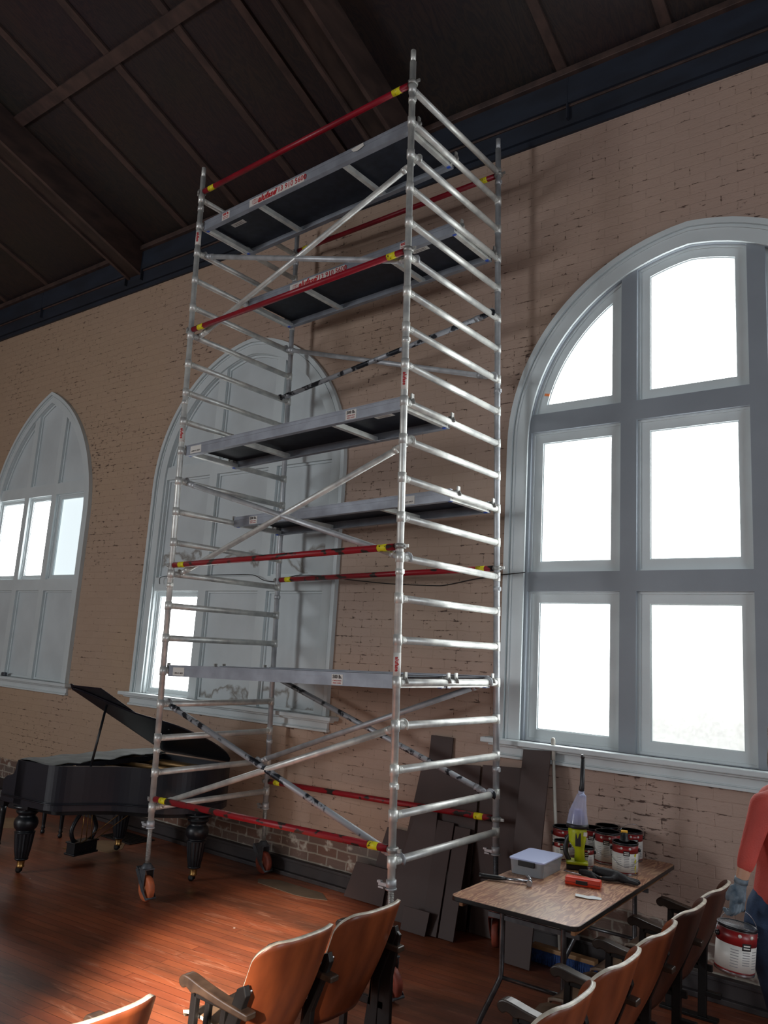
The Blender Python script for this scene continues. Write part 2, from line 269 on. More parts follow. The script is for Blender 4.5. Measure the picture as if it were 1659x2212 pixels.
M['pane_far'] = pane_mat('far_glass', FAR_STRENGTH)

def stained_board():
    m = mat('water_stained_board', (204, 213, 216), 0.5, 0, 0.05, 2, 0.05, 20)
    N, L, b = chain(m)
    old = b.inputs['Base Color'].links[0].from_socket
    tc = N.new('ShaderNodeTexCoord'); sx = N.new('ShaderNodeSeparateXYZ'); L.new(tc.outputs['Object'], sx.inputs[0])
    n = N.new('ShaderNodeTexNoise'); n.inputs['Scale'].default_value = 2.4; n.inputs['Detail'].default_value = 5; n.inputs['Distortion'].default_value = 0.6; L.new(tc.outputs['Object'], n.inputs['Vector'])
    a = N.new('ShaderNodeMath'); a.operation = 'MULTIPLY_ADD'; L.new(n.outputs[0], a.inputs[0]); a.inputs[1].default_value = -0.9; L.new(sx.outputs[2], a.inputs[2])
    outs = []
    for lv in (1.16, 2.62):
        d = N.new('ShaderNodeMath'); d.operation = 'SUBTRACT'; d.inputs[1].default_value = lv; L.new(a.outputs[0], d.inputs[0])
        e = N.new('ShaderNodeMath'); e.operation = 'ABSOLUTE'; L.new(d.outputs[0], e.inputs[0])
        r = N.new('ShaderNodeMapRange'); r.inputs[1].default_value = 0.05; r.inputs[2].default_value = 0.0; L.new(e.outputs[0], r.inputs[0]); outs.append(r)
    mx = N.new('ShaderNodeMath'); mx.operation = 'MAXIMUM'; L.new(outs[0].outputs[0], mx.inputs[0]); L.new(outs[1].outputs[0], mx.inputs[1])
    ml = N.new('ShaderNodeMath'); ml.operation = 'MULTIPLY'; ml.inputs[1].default_value = 0.75; L.new(mx.outputs[0], ml.inputs[0])
    c = N.new('ShaderNodeMix'); c.data_type = 'RGBA'; L.new(ml.outputs[0], c.inputs[0]); L.new(old, c.inputs[6]); c.inputs[7].default_value = lin((104, 90, 72)); L.new(c.outputs[2], b.inputs['Base Color'])
    return m
M['stained'] = stained_board()

# ------------------------------------------------------------------ mesh helpers
class MB:
    def __init__(s): s.v = []; s.f = []; s.sm = []
    def add(s, vs, fs, smooth=False):
        n = len(s.v); s.v += [tuple(v) for v in vs]; s.f += [tuple(i+n for i in f) for f in fs]; s.sm += [smooth]*len(fs); return s
    def box(s, c, d, R=None):
        hx, hy, hz = d[0]/2, d[1]/2, d[2]/2
        vs = [Vector((x, y, z)) for x in (-hx, hx) for y in (-hy, hy) for z in (-hz, hz)]
        if R is not None: vs = [R @ v for v in vs]
        c = Vector(c); vs = [v + c for v in vs]
        return s.add(vs, [(0, 1, 3, 2), (4, 6, 7, 5), (0, 4, 5, 1), (2, 3, 7, 6), (0, 2, 6, 4), (1, 5, 7, 3)])
    def bb(s, x0, x1, y0, y1, z0, z1): return s.box(((x0+x1)/2, (y0+y1)/2, (z0+z1)/2), (abs(x1-x0), abs(y1-y0), abs(z1-z0)))
    def tube(s, pts, r, n=12, cap=True, closed=False, flat=1.0):
        pts = [Vector(p) for p in pts]; m = len(pts); rs = r if isinstance(r, (list, tuple)) else [r]*m
        t0 = (pts[1]-pts[0]).normalized(); up = Vector((0, 0, 1)) if abs(t0.z) < 0.9 else Vector((1, 0, 0))
        a = t0.cross(up).normalized(); vs = []
        for i, p in enumerate(pts):
            if closed: t = (pts[(i+1) % m]-pts[i-1]).normalized()
            else: t = (pts[min(i+1, m-1)]-pts[max(i-1, 0)]).normalized()
            a = (a - t*a.dot(t)).normalized(); b = t.cross(a)
            for k in range(n):
                an = 2*math.pi*k/n; vs.append(p + a*math.cos(an)*rs[i] + b*math.sin(an)*rs[i]*flat)
        fs = []
        for i in range(m if closed else m-1):
            j = (i+1) % m
            for k in range(n): k2 = (k+1) % n; fs.append((i*n+k, i*n+k2, j*n+k2, j*n+k))
        s.add(vs, fs, True)
        if cap and not closed:
            base = len(s.v) - len(vs)
            s.f.append(tuple(base+k for k in range(n))[::-1]); s.f.append(tuple(base+(m-1)*n+k for k in range(n))); s.sm += [False, False]
        return s
    def lathe(s, prof, c=(0, 0, 0), n=24, R=None, smooth=True, flute=0):
        c = Vector(c); vs = []
        for (r, z) in prof:
            for k in range(n):
                an = 2*math.pi*k/n; v = Vector((r*math.cos(an), r*math.sin(an), z)); vs.append((R @ v if R is not None else v) + c)
        fs = [(i*n+k, i*n+(k+1) % n, (i+1)*n+(k+1) % n, (i+1)*n+k) for i in range(len(prof)-1) for k in range(n)]
        if prof[0][0] > 1e-5: fs.append(tuple(range(n))[::-1])
        if prof[-1][0] > 1e-5: fs.append(tuple((len(prof)-1)*n+k for k in range(n)))
        return s.add(vs, fs, smooth)
    def prism(s, poly, f, h0, h1):
        """poly 2D, f(a,b,h)->3D"""
        n = len(poly); vs = [f(a, b, h0) for a, b in poly] + [f(a, b, h1) for a, b in poly]
        return s.add(vs, [tuple(range(n))[::-1], tuple(range(n, 2*n))] + [(i, (i+1) % n, n+(i+1) % n, n+i) for i in range(n)])
    def build(s, name, m, parent=None, bevel=0, sub=0, weld=False, solid=0):
        me = bpy.data.meshes.new(name); me.from_pydata(s.v, [], s.f); me.update()
        bm = bmesh.new(); bm.from_mesh(me)
        for f, k in zip(bm.faces, s.sm): f.smooth = k
        if weld: bmesh.ops.remove_doubles(bm, verts=bm.verts, dist=1e-4)
        bmesh.ops.recalc_face_normals(bm, faces=bm.faces); 
        bmesh.ops.delete(bm, geom=[v for v in bm.verts if not v.link_faces], context='VERTS')
        bm.to_mesh(me); bm.free()
        o = bpy.data.objects.new(name, me); COL.objects.link(o); me.materials.append(m)
        if parent: o.parent = parent
        if solid: k = o.modifiers.new('s', 'SOLIDIFY'); k.thickness = solid; k.offset = 0
        if bevel: k = o.modifiers.new('b', 'BEVEL'); k.width = bevel; k.segments = 2; k.limit_method = 'ANGLE'
        if sub: k = o.modifiers.new('u', 'SUBSURF'); k.levels = sub; k.render_levels = sub
        return o
def tag(o, label=None, cat=None, group=None, kind=None):
    if label: o['label'] = label
    if cat: o['category'] = cat
    if group: o['group'] = group
    if kind: o['kind'] = kind
    return o
def empty(name, loc=(0, 0, 0), rz=0, **k):
    o = bpy.data.objects.new(name, None); COL.objects.link(o); o.location = loc; o.rotation_euler = (0, 0, rz); o.empty_display_size = 0.1
    return tag(o, **k)
def copy_tree(o, parent=None):
    c = o.copy(); COL.objects.link(c); c.parent = parent
    for ch in list(o.children): copy_tree(ch, c)
    return c
def text(s, size, m, parent, origin, xdir, ydir, name='lettering', bold=0.0, xs=1.0, depth=0.0006):
    cu = bpy.data.curves.new(name, 'FONT'); cu.body = s; cu.size = size; cu.extrude = depth; cu.offset = bold; cu.align_x = 'CENTER'; cu.align_y = 'CENTER'; cu.resolution_u = 2
    t = bpy.data.objects.new('tmp', cu); COL.objects.link(t)
    dg = bpy.context.evaluated_depsgraph_get(); me = bpy.data.meshes.new_from_object(t.evaluated_get(dg)); bpy.data.objects.remove(t)
    x = Vector(xdir).normalized(); y = Vector(ydir).normalized(); z = x.cross(y)
    mt = Matrix(((x.x*xs, y.x, z.x, origin[0]), (x.y*xs, y.y, z.y, origin[1]), (x.z*xs, y.z, z.z, origin[2]), (0, 0, 0, 1)))
    me.transform(mt); me.materials.clear(); me.materials.append(m)
    o = bpy.data.objects.new(name, me); COL.objects.link(o); o.parent = parent; return o
def struct(o): o['kind'] = 'structure'; return o
def clip_half(poly, p, n):
    out = []
    for i in range(len(poly)):
        a = poly[i]; b = poly[(i+1) % len(poly)]; da = (a[0]-p[0])*n[0]+(a[1]-p[1])*n[1]; db = (b[0]-p[0])*n[0]+(b[1]-p[1])*n[1]
        if da >= 0: out.append(a)
        if (da > 0 > db) or (da < 0 < db): t = da/(da-db); out.append((a[0]+(b[0]-a[0])*t, a[1]+(b[1]-a[1])*t))
    return out
def inset(poly, d):
    ar = sum(poly[i][0]*poly[(i+1) % len(poly)][1]-poly[(i+1) % len(poly)][0]*poly[i][1] for i in range(len(poly)))
    sg = 1 if ar > 0 else -1; out = poly
    for i in range(len(poly)):
        a = poly[i]; b = poly[(i+1) % len(poly)]; dx, dz = b[0]-a[0], b[1]-a[1]; l = math.hypot(dx, dz)
        if l < 1e-6: continue
        n = (-dz/l*sg, dx/l*sg); out = clip_half(out, (a[0]+n[0]*d, a[1]+n[1]*d), n)
    return out
def plate(mb, outer, holes, f, h0, h1, side_outer=True):
    """flat plate with holes: front face at h0, side walls from h0 to h1"""
    bm = bmesh.new(); edges = []
    for lp in [outer]+holes:
        vs = [bm.verts.new((a, b, 0)) for a, b in lp]
        edges += [bm.edges.new((vs[i], vs[(i+1) % len(vs)])) for i in range(len(vs))]
    bmesh.ops.triangle_fill(bm, use_beauty=True, use_dissolve=False, edges=edges)
    bm.verts.index_update()
    mb.add([f(v.co.x, v.co.y, h0) for v in bm.verts], [tuple(v.index for v in fc.verts) for fc in bm.faces]); bm.free()
    for k, lp in enumerate([outer]+holes):
        if k == 0 and not side_outer: continue
        n = len(lp); mb.add([f(a, b, h0) for a, b in lp]+[f(a, b, h1) for a, b in lp], [(i, (i+1) % n, n+(i+1) % n, n+i) for i in range(n)])
    return mb
def arch(cx, half, zs, r, z0, n=22):
    """pointed arch outline, counter-clockwise seen from the room, from bottom left"""
    pts = []; c = half - r     # centre offset of the right-hand arc, left arc centre = -c
    ap = math.sqrt(max(r*r - c*c, 0)); a_end = math.atan2(ap, -c)   # angle at apex for arc centred at (c)
    right = [(cx + c + r*math.cos(a_end*i/n), zs + r*math.sin(a_end*i/n)) for i in range(n+1)]
    left = [(2*cx - x, z) for x, z in right[:-1]]
    return [(cx-half, z0), (cx+half, z0)] + right + left[::-1]

# ------------------------------------------------------------------ room shell
YW = 5.95
WIN = [  # cx, outer half width, spring, radius, casing, mullion offsets
    dict(cx=-10.72, half=1.31, zs=3.70, r=2.06, cas=0.15, mul=[-0.36, 0.36], mw=0.11),
    dict(cx=-6.53, half=1.53, zs=3.95, r=1.665, cas=0.18, mul=[-0.48, 0.48], mw=0.12),
    dict(cx=-1.63, half=1.53, zs=3.95, r=1.665, cas=0.18, mul=[-0.48, 0.48], mw=0.12),
    dict(cx=3.30, half=1.53, zs=3.95, r=1.665, cas=0.18, mul=[-0.48, 0.48], mw=0.12)]
Fy = lambda a, b, h: (a, h, b)
mb = MB(); holes = [arch(w['cx'], w['half']-0.08, w['zs'], w['r']-0.08, 1.44) for w in WIN]
plate(mb, [(-15, -0.02), (7, -0.02), (7, 7.5), (-15, 7.5)], holes, Fy, YW, YW+0.35)
struct(mb.build('wall_front', M['brick']))
struct(MB().bb(-15, 7, -7, YW+0.3, -0.15, 0).build('floor', M['floor']))
T20 = math.tan(math.radians(20)); ZC = 7.40; YC = 5.90
mb = MB()
yr = -0.6; zr = ZC + (YC-yr)*T20
mb.add([(-15, YC+0.1, ZC-0.1*T20), (7, YC+0.1, ZC-0.1*T20), (7, yr, zr), (-15, yr, zr), (-15, -7.1, ZC), (7, -7.1, ZC)], [(0, 1, 2, 3), (3, 2, 5, 4)])
mb.add([(x, y, z+0.1) for x, y, z in mb.v[:6]], [(3, 2, 1, 0), (4, 5, 2, 3)])
struct(mb.build('ceiling', M['ceiling']))
struct(MB().bb(-15.2, -15, -7.2, 6.3, 0, 10).build('wall_left', M['brick']))
struct(MB().bb(7, 7.2, -7.2, 6.3, 0, 10).build('wall_right', M['brick']))
struct(MB().bb(-15, 7, -7.2, -7.0, 0, 7.6).build('wall_rear', M['brick']))
# baseboard: two-step dark board
mb = MB().bb(-15, 7, YW-0.085, YW, 0, 0.035).bb(-15, 7, YW-0.05, YW, 0.035, 0.13).bb(-15, 7, YW-0.062, YW, 0.125, 0.15)
struct(mb.build('baseboard_front', M['base'], bevel=0.004))
# cornice of dark boards
mb = MB().bb(-15, 7, YW-0.03, YW, 6.80, 6.86).bb(-15, 7, YW-0.06, YW, 6.86, 7.05).bb(-15, 7, YW-0.10, YW, 7.05, 7.33)
for x in (-11.3, -9.15, -8.8, -6.1, -2.65, -0.2): mb.bb(x-0.006, x+0.006, YW-0.104, YW-0.06, 6.9, 7.33)
struct(mb.build('trim_1', M['fascia']))
struct(MB().bb(-15, 7, YW-0.075, YW-0.055, 7.03, 7.07).bb(-15, 7, YW-0.15, YW-0.09, 7.31, 7.375).build('trim_2', M['batten'], bevel=0.004))
# sloping battens, beams
def slope_box(x0, x1, depth, y_lo=YC, y_hi=-0.6, lift=0.0):
    z = lambda y: ZC + (YC-y)*T20 - lift
    vs = []
    for y in (y_lo, y_hi):
        for x in (x0, x1):
            for d in (0, depth): vs.append((x, y, z(y)-d))
    return MB().add(vs, [(0, 1, 3, 2), (4, 6, 7, 5), (0, 4, 5, 1), (2, 3, 7, 6), (0, 2, 6, 4), (1, 5, 7, 3)])
k = 3
for x in (-13.7, -12.4, -11.18, -7.91, -6.94, -5.97, -5.2, -2.70, -1.77, -0.8, 0.2, 1.2):
    struct(slope_box(x-0.045, x+0.045, 0.03).build('trim_%d' % k, M['batten'])); k += 1
for y in (3.95, 1.6):
    z = ZC + (YC-y)*T20
    Rm = Matrix.Rotation(-math.radians(20), 3, 'X')
    struct(MB().box((-4, y, z-0.025), (22, 0.13, 0.035), Rm).build('trim_%d' % k, M['batten'])); k += 1
for x0, x1 in ((-9.14, -8.82), (-4.62, -4.30), (-0.1+0.2, 0.42), (-13.6, -13.28)):
    b = slope_box(x0, x1, 0.30, lift=0.0)
    if x0 < -5 or x0 > 0 or True:
        o = struct(slope_box(x0+0.03, x1-0.03, 0.39).build('trim_%d' % k, M['beam'])); k += 1
        for a in (x0, x1-0.045): struct(slope_box(a, a+0.045, 0.42).build('trim_%d' % k, M['batten'])); k += 1

# ------------------------------------------------------------------ windows
ROWS = [(1.49, 2.69), (2.84, 4.05), (4.20, 9)]
def window(w, n, glass, boards_mat=None, dirty=(), soft=()):
    cx, half, zs, r, cas = w['cx'], w['half'], w['zs'], w['r'], w['cas']
    root = struct(empty('window_%d' % n, (cx, YW, 1.34)))
    off = Vector((-cx, -YW, -1.34))
    G = lambda a, b, h: tuple(Vector((a, h, b)) + off)
    outer = arch(cx, half, zs, r, 1.49); inner = arch(cx, half-cas, zs, r-cas, 1.49)
    # casing with three mouldings
    mb = MB(); plate(mb, outer, [inner], G, YW-0.03, YW+0.12)
    plate(mb, arch(cx, half, zs, r, 1.49), [arch(cx, half-0.045, zs, r-0.045, 1.4901)], G, YW-0.055, YW-0.03)
    plate(mb, arch(cx, half-0.06, zs, r-0.06, 1.49), [arch(cx, half-0.075, zs, r-0.075, 1.4901)], G, YW-0.04, YW-0.03)
    mb.build('window_casing', M['trim'], root)
    # sill and apron
    mb = MB().bb(cx-half-0.12, cx+half+0.12, YW-0.13, YW+0.02, 1.45, 1.49).bb(cx-half-0.07, cx+half+0.07, YW-0.085, YW+0.0, 1.43, 1.45)
    mb.v = [tuple(Vector(v)+off) for v in mb.v]; mb.build('window_sill', M['trim'], root, bevel=0.008)
    mb = MB().bb(cx-half-0.01, cx+half+0.01, YW-0.03, YW, 1.34, 1.43).bb(cx-half-0.02, cx+half+0.02, YW-0.05, YW, 1.34, 1.362).bb(cx-half-0.01, cx+half+0.01, YW-0.04, YW, 1.362, 1.372)
    mb.v = [tuple(Vector(v)+off) for v in mb.v]; mb.build('apron', M['trim'], root, bevel=0.004)
    mb = MB().bb(cx-half, cx+half, YW+0.02, YW+0.14, 1.44, 1.492); mb.v = [tuple(Vector(v)+off) for v in mb.v]; mb.build('sill_ledge', M['trim'], root)
    inn = arch(cx, half-cas-0.0, zs, r-cas, 1.49)
    xs = [cx-half]; 
    for m_ in w['mul']: xs += [cx+m_-w['mw']/2, cx+m_+w['mw']/2]
    xs.append(cx+half)
    cells = {}
    for ri, (z0, z1) in enumerate(ROWS):
        for ci in range(3):
            p = inn
            p = clip_half(p, (xs[2*ci], 0), (1, 0)); p = clip_half(p, (xs[2*ci+1], 0), (-1, 0))
            p = clip_half(p, (0, z0), (0, 1)); p = clip_half(p, (0, z1), (0, -1))
            if ci == 0: p = clip_half(p, (cx-half+cas+0.02, 0), (1, 0))
            if ci == 2: p = clip_half(p, (cx+half-cas-0.02, 0), (-1, 0))
            q = []
            for a in p:
                if not q or math.hypot(a[0]-q[-1][0], a[1]-q[-1][1]) > 1e-4: q.append(a)
            if math.hypot(q[0][0]-q[-1][0], q[0][1]-q[-1][1]) < 1e-4: q.pop()
            cells[ri, ci] = inset(q, 0.004)
    mb = MB(); plate(mb, inn, list(cells.values()), G, YW-0.005, YW+0.14, side_outer=False); mb.build('mullion_frame', M['shaded_trim'] if n > 2 else M['trim'], root)
    for key, c in cells.items():
        if glass(*key):
            sw = 0.09 if n > 2 else 0.058; in1 = inset(c, 0.018); in2 = inset(c, sw); in3 = inset(c, sw+0.008)
            s = MB(); plate(s, c, [in1], G, YW+0.03, YW+0.08, side_outer=False); plate(s, in1, [in2], G, YW+0.045, YW+0.075, side_outer=False)
            plate(s, in2, [in3], G, YW+0.058, YW+0.085, side_outer=False)
            s.build('sash', M['trim'], root)
            m_ = M['pane_dirty'] if key in dirty else M['pane_soft'] if key in soft else M['pane']
            g = MB(); plate(g, inset(c, sw-0.005), [], G, YW+0.08, YW+0.086); po = g.build('pane', m_, root)
            if key in dirty:
                po.data.transform(Matrix.Translation(-off)); po.location = off
        else:
            g = MB(); plate(g, c, [], G, YW+0.05, YW+0.07)
            o = g.build('window_board', boards_mat or M['board'], root)
            o.data.transform(Matrix.Translation(-off)); o.location = off
            s = MB(); plate(s, c, [inset(c, 0.022)], G, YW+0.03, YW+0.05, side_outer=False); s.build('stop_bead', M['trim'], root)
    return root
window(WIN[0], 1, lambda r, c: r == 1, soft=((1, 2),))
window(WIN[1], 2, lambda r, c: r == 0 and c == 0, boards_mat=M['stained'])
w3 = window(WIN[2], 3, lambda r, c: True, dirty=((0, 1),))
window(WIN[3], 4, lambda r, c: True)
# windows of the rear wall and of the end wall: same arch as flat-backed leaded frames
def far_window(n, org, ux):
    root = struct(empty('window_%d' % n, org)); ux = Vector(ux); nrm = ux.cross(Vector((0, 0, 1)))
    G = lambda a, b, h: tuple(ux*a + nrm*h + Vector((0, 0, b)))
    out = arch(0, 1.4, 3.95, 1.5, 1.49); inn = arch(0, 1.25, 3.95, 1.35, 1.6)
    holes = [];
    for ci in range(3):
        for z0, z1 in ((1.6, 3.9), (4.05, 9)):
            p = clip_half(clip_half(inn, (-1.25+ci*0.87, 0), (1, 0)), (-1.25+ci*0.87+0.76, 0), (-1, 0)); p = clip_half(clip_half(p, (0, z0), (0, 1)), (0, z1), (0, -1)); holes.append(inset(p, 0.01))
    mb = MB(); plate(mb, out, holes, G, 0.09, 0.0); mb.build('window_frame', M['trim'], root)
    mb = MB(); plate(mb, inn, [], G, 0.03, 0.0); mb.build('pane', M['pane_far'], root)
far_window(5, (-10.5, -7.0, 0), (-1, 0, 0)); far_window(6, (-5.0, -7.0, 0), (-1, 0, 0)); far_window(7, (1.0, -7.0, 0), (-1, 0, 0)); far_window(8, (7.0, 1.0, 0), (0, -1, 0))

# ------------------------------------------------------------------ scaffold tower
SL, SW, H = 2.5356, 1.3026, 0.28
ZB = -0.78                      # local height of the tower's base below its lowest rung
Ms = Matrix(((0.99903845, 0.03252925, -0.02939439), (-0.03285809, 0.99940195, -0.01077414), (0.02902634, 0.01172963, 0.99950982)))
CS = Vector((5.78406, -4.25645, 1.24765))
sroot = empty('scaffold_tower', label='tall mobile aluminium scaffold tower with red guard rails and plank decks beside the brick wall', cat='scaffold')
org = Vector((SL/2, SW/2, ZB))
wo = Ms @ (org - CS) + Vector((0, 0, 2.09))
sroot.matrix_world = Matrix.Translation(wo) @ Ms.to_4x4()
def sp(x, y, z): return Vector((x, y, z)) - org
def rz(k): return (21-k)*H
POS = {'A': (0, 0), 'B': (SL, 0), 'C': (SL, SW), 'D': (0, SW)}
R_T = 0.0254
for nm, (x, y) in POS.items():
    mb = MB().tube([sp(x, y, -0.12), sp(x, y, rz(1)+0.24)], R_T, 16).tube([sp(x, y, rz(1)+0.24), sp(x, y, rz(1)+0.34)], 0.021, 16)
    for k in (1, 8, 14, 19):   # spigot joints
        z = rz(k)-0.10; mb.tube([sp(x, y, z-0.02), sp(x, y, z+0.02)], 0.029, 16)
        mb.box(sp(x+0.03, y, z), (0.012, 0.02, 0.03))
    pole = mb.build('pole', M['alu_dull'] if nm in 'DC' else M['alu'], sroot)
    # sticker plates on the poles
    if nm in 'AB':
        for z in ([rz(9)-0.12, rz(16)-0.16] if nm == 'B' else [rz(9)-0.12, rz(2)-0.13]):
            d = Vector((0.55, -0.83, 0)).normalized() if nm == 'B' else Vector((0.62, -0.78, 0)).normalized()
            sx = Vector((-d.y, d.x, 0))
            MB().tube([sp(x, y, z-0.075), sp(x, y, z+0.075)], R_T+0.0008, 16).build('label', M['white_label'], pole)
            text('alufase', 0.036, M['label_red'], pole, sp(x, y, z)+d*(R_T+0.0035), (0, 0, -1), sx, bold=0.001)
# rungs with their collars
for (p, q) in (('A', 'D'), ('B', 'C')):
    for k in range(1, 22):
        x, y0 = POS[p]; z = rz(k); y1 = SW
        mb = MB().tube([sp(x, R_T, z), sp(x, y1-R_T, z)], 0.0262, 16)
        for yy, s in ((y0, 1), (y1, -1)):
            mb.tube([sp(x, yy, z-0.036), sp(x, yy, z+0.036)], 0.0305, 16)
            for t in (0.034, 0.046, 0.058): mb.tube([sp(x, yy+s*t, z), sp(x, yy+s*(t+0.006), z)], 0.0265, 14)
        mb.build('rung', M['alu'] if p == 'B' else M['alu'], sroot)
def claw(mb, c, ax, drop=1):
    """hook that clips over a rung: c centre, ax direction of brace"""
    ax = Vector(ax).normalized(); n = 9; pts = []
    side = Vector((0, 1, 0))
    for i in range(n):
        a = math.radians(-40 + 230*i/(n-1)); pts.append(c + Vector((math.cos(a)*0.032, 0, math.sin(a)*0.032)))
    mb.tube(pts, 0.009, 8, flat=2.0)
    return mb
def brace(a, b, y, m=None, name='diagonal_brace', dy=0.0):
    (xa, za), (xb, zb) = a, b
    A = sp(xa, y, za); B = sp(xb, y+dy, zb); d = (B-A).normalized()
    mb = MB().tube([A+d*0.06, B-d*0.06], 0.0235, 14)
    for c, s in ((A, 1), (B, -1)):
        mb.tube([c+d*s*0.03, c+d*s*0.11], [0.019, 0.0275], 12); mb.tube([c+d*s*0.11, c+d*s*0.145], 0.0275, 12)
        claw(mb, c, d)
    return mb.build(name, m or M['alu_dull'], sroot)
yf, yb = 0.085, SW-0.085
brace((0, rz(6)), (SL, rz(3)), yf, M['alu']); brace((0, rz(3)), (SL, rz(6)), yf)
brace((0, rz(14)), (SL, rz(11)), yf, M['alu']); brace((0, rz(11)), (SL, rz(14)), yf)
brace((0, rz(21)+0.02), (SL, rz(18)), yf, M['alu']); brace((0, rz(18)), (SL, rz(21)), yf, M['blackened'])
brace((0, rz(5)), (SL, rz(8)), yb); brace((0, rz(7)), (SL, rz(6)), yb-0.04, M['blackened'])
brace((0, rz(17)), (SL, rz(20)), yb, M['blackened']); brace((0, rz(20)), (SL, rz(17)), yb-0.05)
def guard(y, z0, z1, m):
    A = sp(0.035, y, z0); B = sp(SL-0.035, y, z1); d = (B-A).normalized()
    o = MB().tube([A, B], 0.0245, 16).build('guard_rail', m, sroot)
    for c, s in ((A, 1), (B, -1)):
        MB().tube([c+d*s*0.075, c+d*s*0.155], 0.0256, 16).build('warning_sticker', M['yellow'], o)
        mb = MB(); P = sp(0 if s == 1 else SL, y, z0 if s == 1 else z1)
        pts = [P+Vector((math.cos(t)*0.035, math.sin(t)*0.035, 0)) for t in [math.radians(v) for v in range(-110, 115, 25)]] if s == -1 else [P-Vector((math.cos(t)*0.035, math.sin(t)*0.035, 0)) for t in [math.radians(v) for v in range(-110, 115, 25)]]
        mb.tube(pts, 0.009, 8, flat=2.0); mb.tube([P+d*s*0.028, P+d*s*0.06], 0.016, 10)
        q = P + Vector((0.0 if s == 1 else 0.045, 0, 0.0)); mb.box(q+Vector((-0.05 if s == 1 else 0.01, 0, 0)), (0.03, 0.012, 0.022))
        mb.build('rail_claw', M['steel'], o)
guard(0, rz(1)+0.075, rz(1)+0.05, M['red_tube']); guard(0, rz(6)+0.05, rz(6)+0.05, M['red_tube'])
guard(0, rz(14)+0.075, rz(14)+0.075, M['red_worn']); guard(0, rz(21)+0.07, rz(21)+0.075, M['red_worn'])
guard(SW, rz(1)+0.045, rz(1)-0.02, M['red_tube']); guard(SW, rz(14)+0.075, rz(14)+0.07, M['red_worn']); guard(SW, rz(21)+0.09, rz(21)+0.095, M['red_worn'])
def platform(k, y0, y1, big=None, s500=None, small=None, under=None, torn=False):
    z = rz(k); zb, zt = z-0.042, z+0.052
    mb = MB()
    for ya, s in ((y0, 1), (y1, -1)):      # C-section side beams
        mb.bb(0.03, SL-0.03, ya-0.004 if s == 1 else ya, ya if s == 1 else ya+0.004, zb, zt)
        mb.bb(0.03, SL-0.03, min(ya, ya+s*0.042), max(ya, ya+s*0.042), zb, zb+0.005)
        mb.bb(0.03, SL-0.03, min(ya-s*0.008, ya+s*0.03), max(ya-s*0.008, ya+s*0.03), zt-0.006, zt)
        mb.bb(0.03, SL-0.03, min(ya-s*0.007, ya), max(ya-s*0.007, ya), z+0.020, z+0.026)
    mb.v = [tuple(Vector(v)-org) for v in mb.v]
    o = mb.build('platform', M['beam_alu'], sroot)
    d = MB().bb(0.045, SL-0.045, y0+0.006, y1-0.006, zt-0.018, zt-0.006); d.v = [tuple(Vector(v)-org) for v in d.v]; d.build('deck', M['deck'], o)
    for fx in (0.055, 0.76, 1.78, SL-0.055):
        c = MB().bb(fx-0.02, fx+0.02, y0+0.005, y1-0.005, zb+0.006, zb+0.046); c.v = [tuple(Vector(v)-org) for v in c.v]; c.build('cross_bar', M['alu'], o)
    for x, s in ((0, 1), (SL, -1)):
        for yy in (y0+0.035, y1-0.035):
            h = MB(); pts = [sp(x+s*math.cos(math.radians(a))*0.031, yy, z+math.sin(math.radians(a))*0.031) for a in range(-35, 200, 25)]
            h.tube(pts, 0.008, 8, flat=2.2); h.box(sp(x-s*0.02, yy, z+0.045), (0.012, 0.03, 0.05)); h.box(sp(x+s*0.035, yy, z+0.015), (0.03, 0.04, 0.05)); h.build('hook', M['steel'], o)
            h = MB().box(sp(x+s*0.052, yy, zb+0.012), (0.03, 0.022, 0.028)); h.build('latch', M['blue_plastic'], o)
    yl = y0-0.0055
    def lab(x0, x1, za, zc, m=M['white_label']):
        l = MB().bb(x0, x1, yl-0.002, yl+0.001, za, zc); l.v = [tuple(Vector(v)-org) for v in l.v]; return l.build('label', m, o)
    if big:
        x0, x1 = big; lab(x0, x1, z-0.036, z+0.034); w = x1-x0
        text('alufase', 0.086, M['label_red'], o, sp(x0+w*0.34, yl-0.003, z-0.002), (1, 0, 0), (0.18, 0, 1), bold=0.0032, xs=1.0)
        text('713 910 5600', 0.071, M['label_red'], o, sp(x0+w*0.76, yl-0.003, z), (1, 0, 0), (0, 0, 1), xs=0.98, bold=0.0008)
        c = MB(); 
        for dx in (-0.016, 0.0, 0.016): c.tube([sp(x0+0.075+dx+0.022*math.cos(a), yl-0.003, z-0.002+0.022*math.sin(a)) for a in [2*math.pi*i/18 for i in range(18)]], 0.0012, 5, closed=True)
        c.build('logo', M['label_red'], o)
    if s500:
        x0 = s500; lab(x0, x0+0.105, z-0.036, z+0.036)
        text('500 lb.', 0.032, M['label_red'] if big else M['label_dark'], o, sp(x0+0.0525, yl-0.003, z+0.018), (1, 0, 0), (0, 0, 1), bold=0.0012)
        text('CARGA MAX.', 0.014, M['label_red'], o, sp(x0+0.0525, yl-0.003, z-0.008), (1, 0, 0), (0, 0, 1))
        text('MAX. LOAD', 0.014, M['label_red'], o, sp(x0+0.0525, yl-0.003, z-0.025), (1, 0, 0), (0, 0, 1))
    if small:
        x0 = small; lab(x0, x0+0.15, z-0.034, z+0.034)
        text('1-800-615-8829', 0.019, M['label_dark'], o, sp(x0+0.075, yl-0.003, z-0.014), (1, 0, 0), (0, 0, 1))
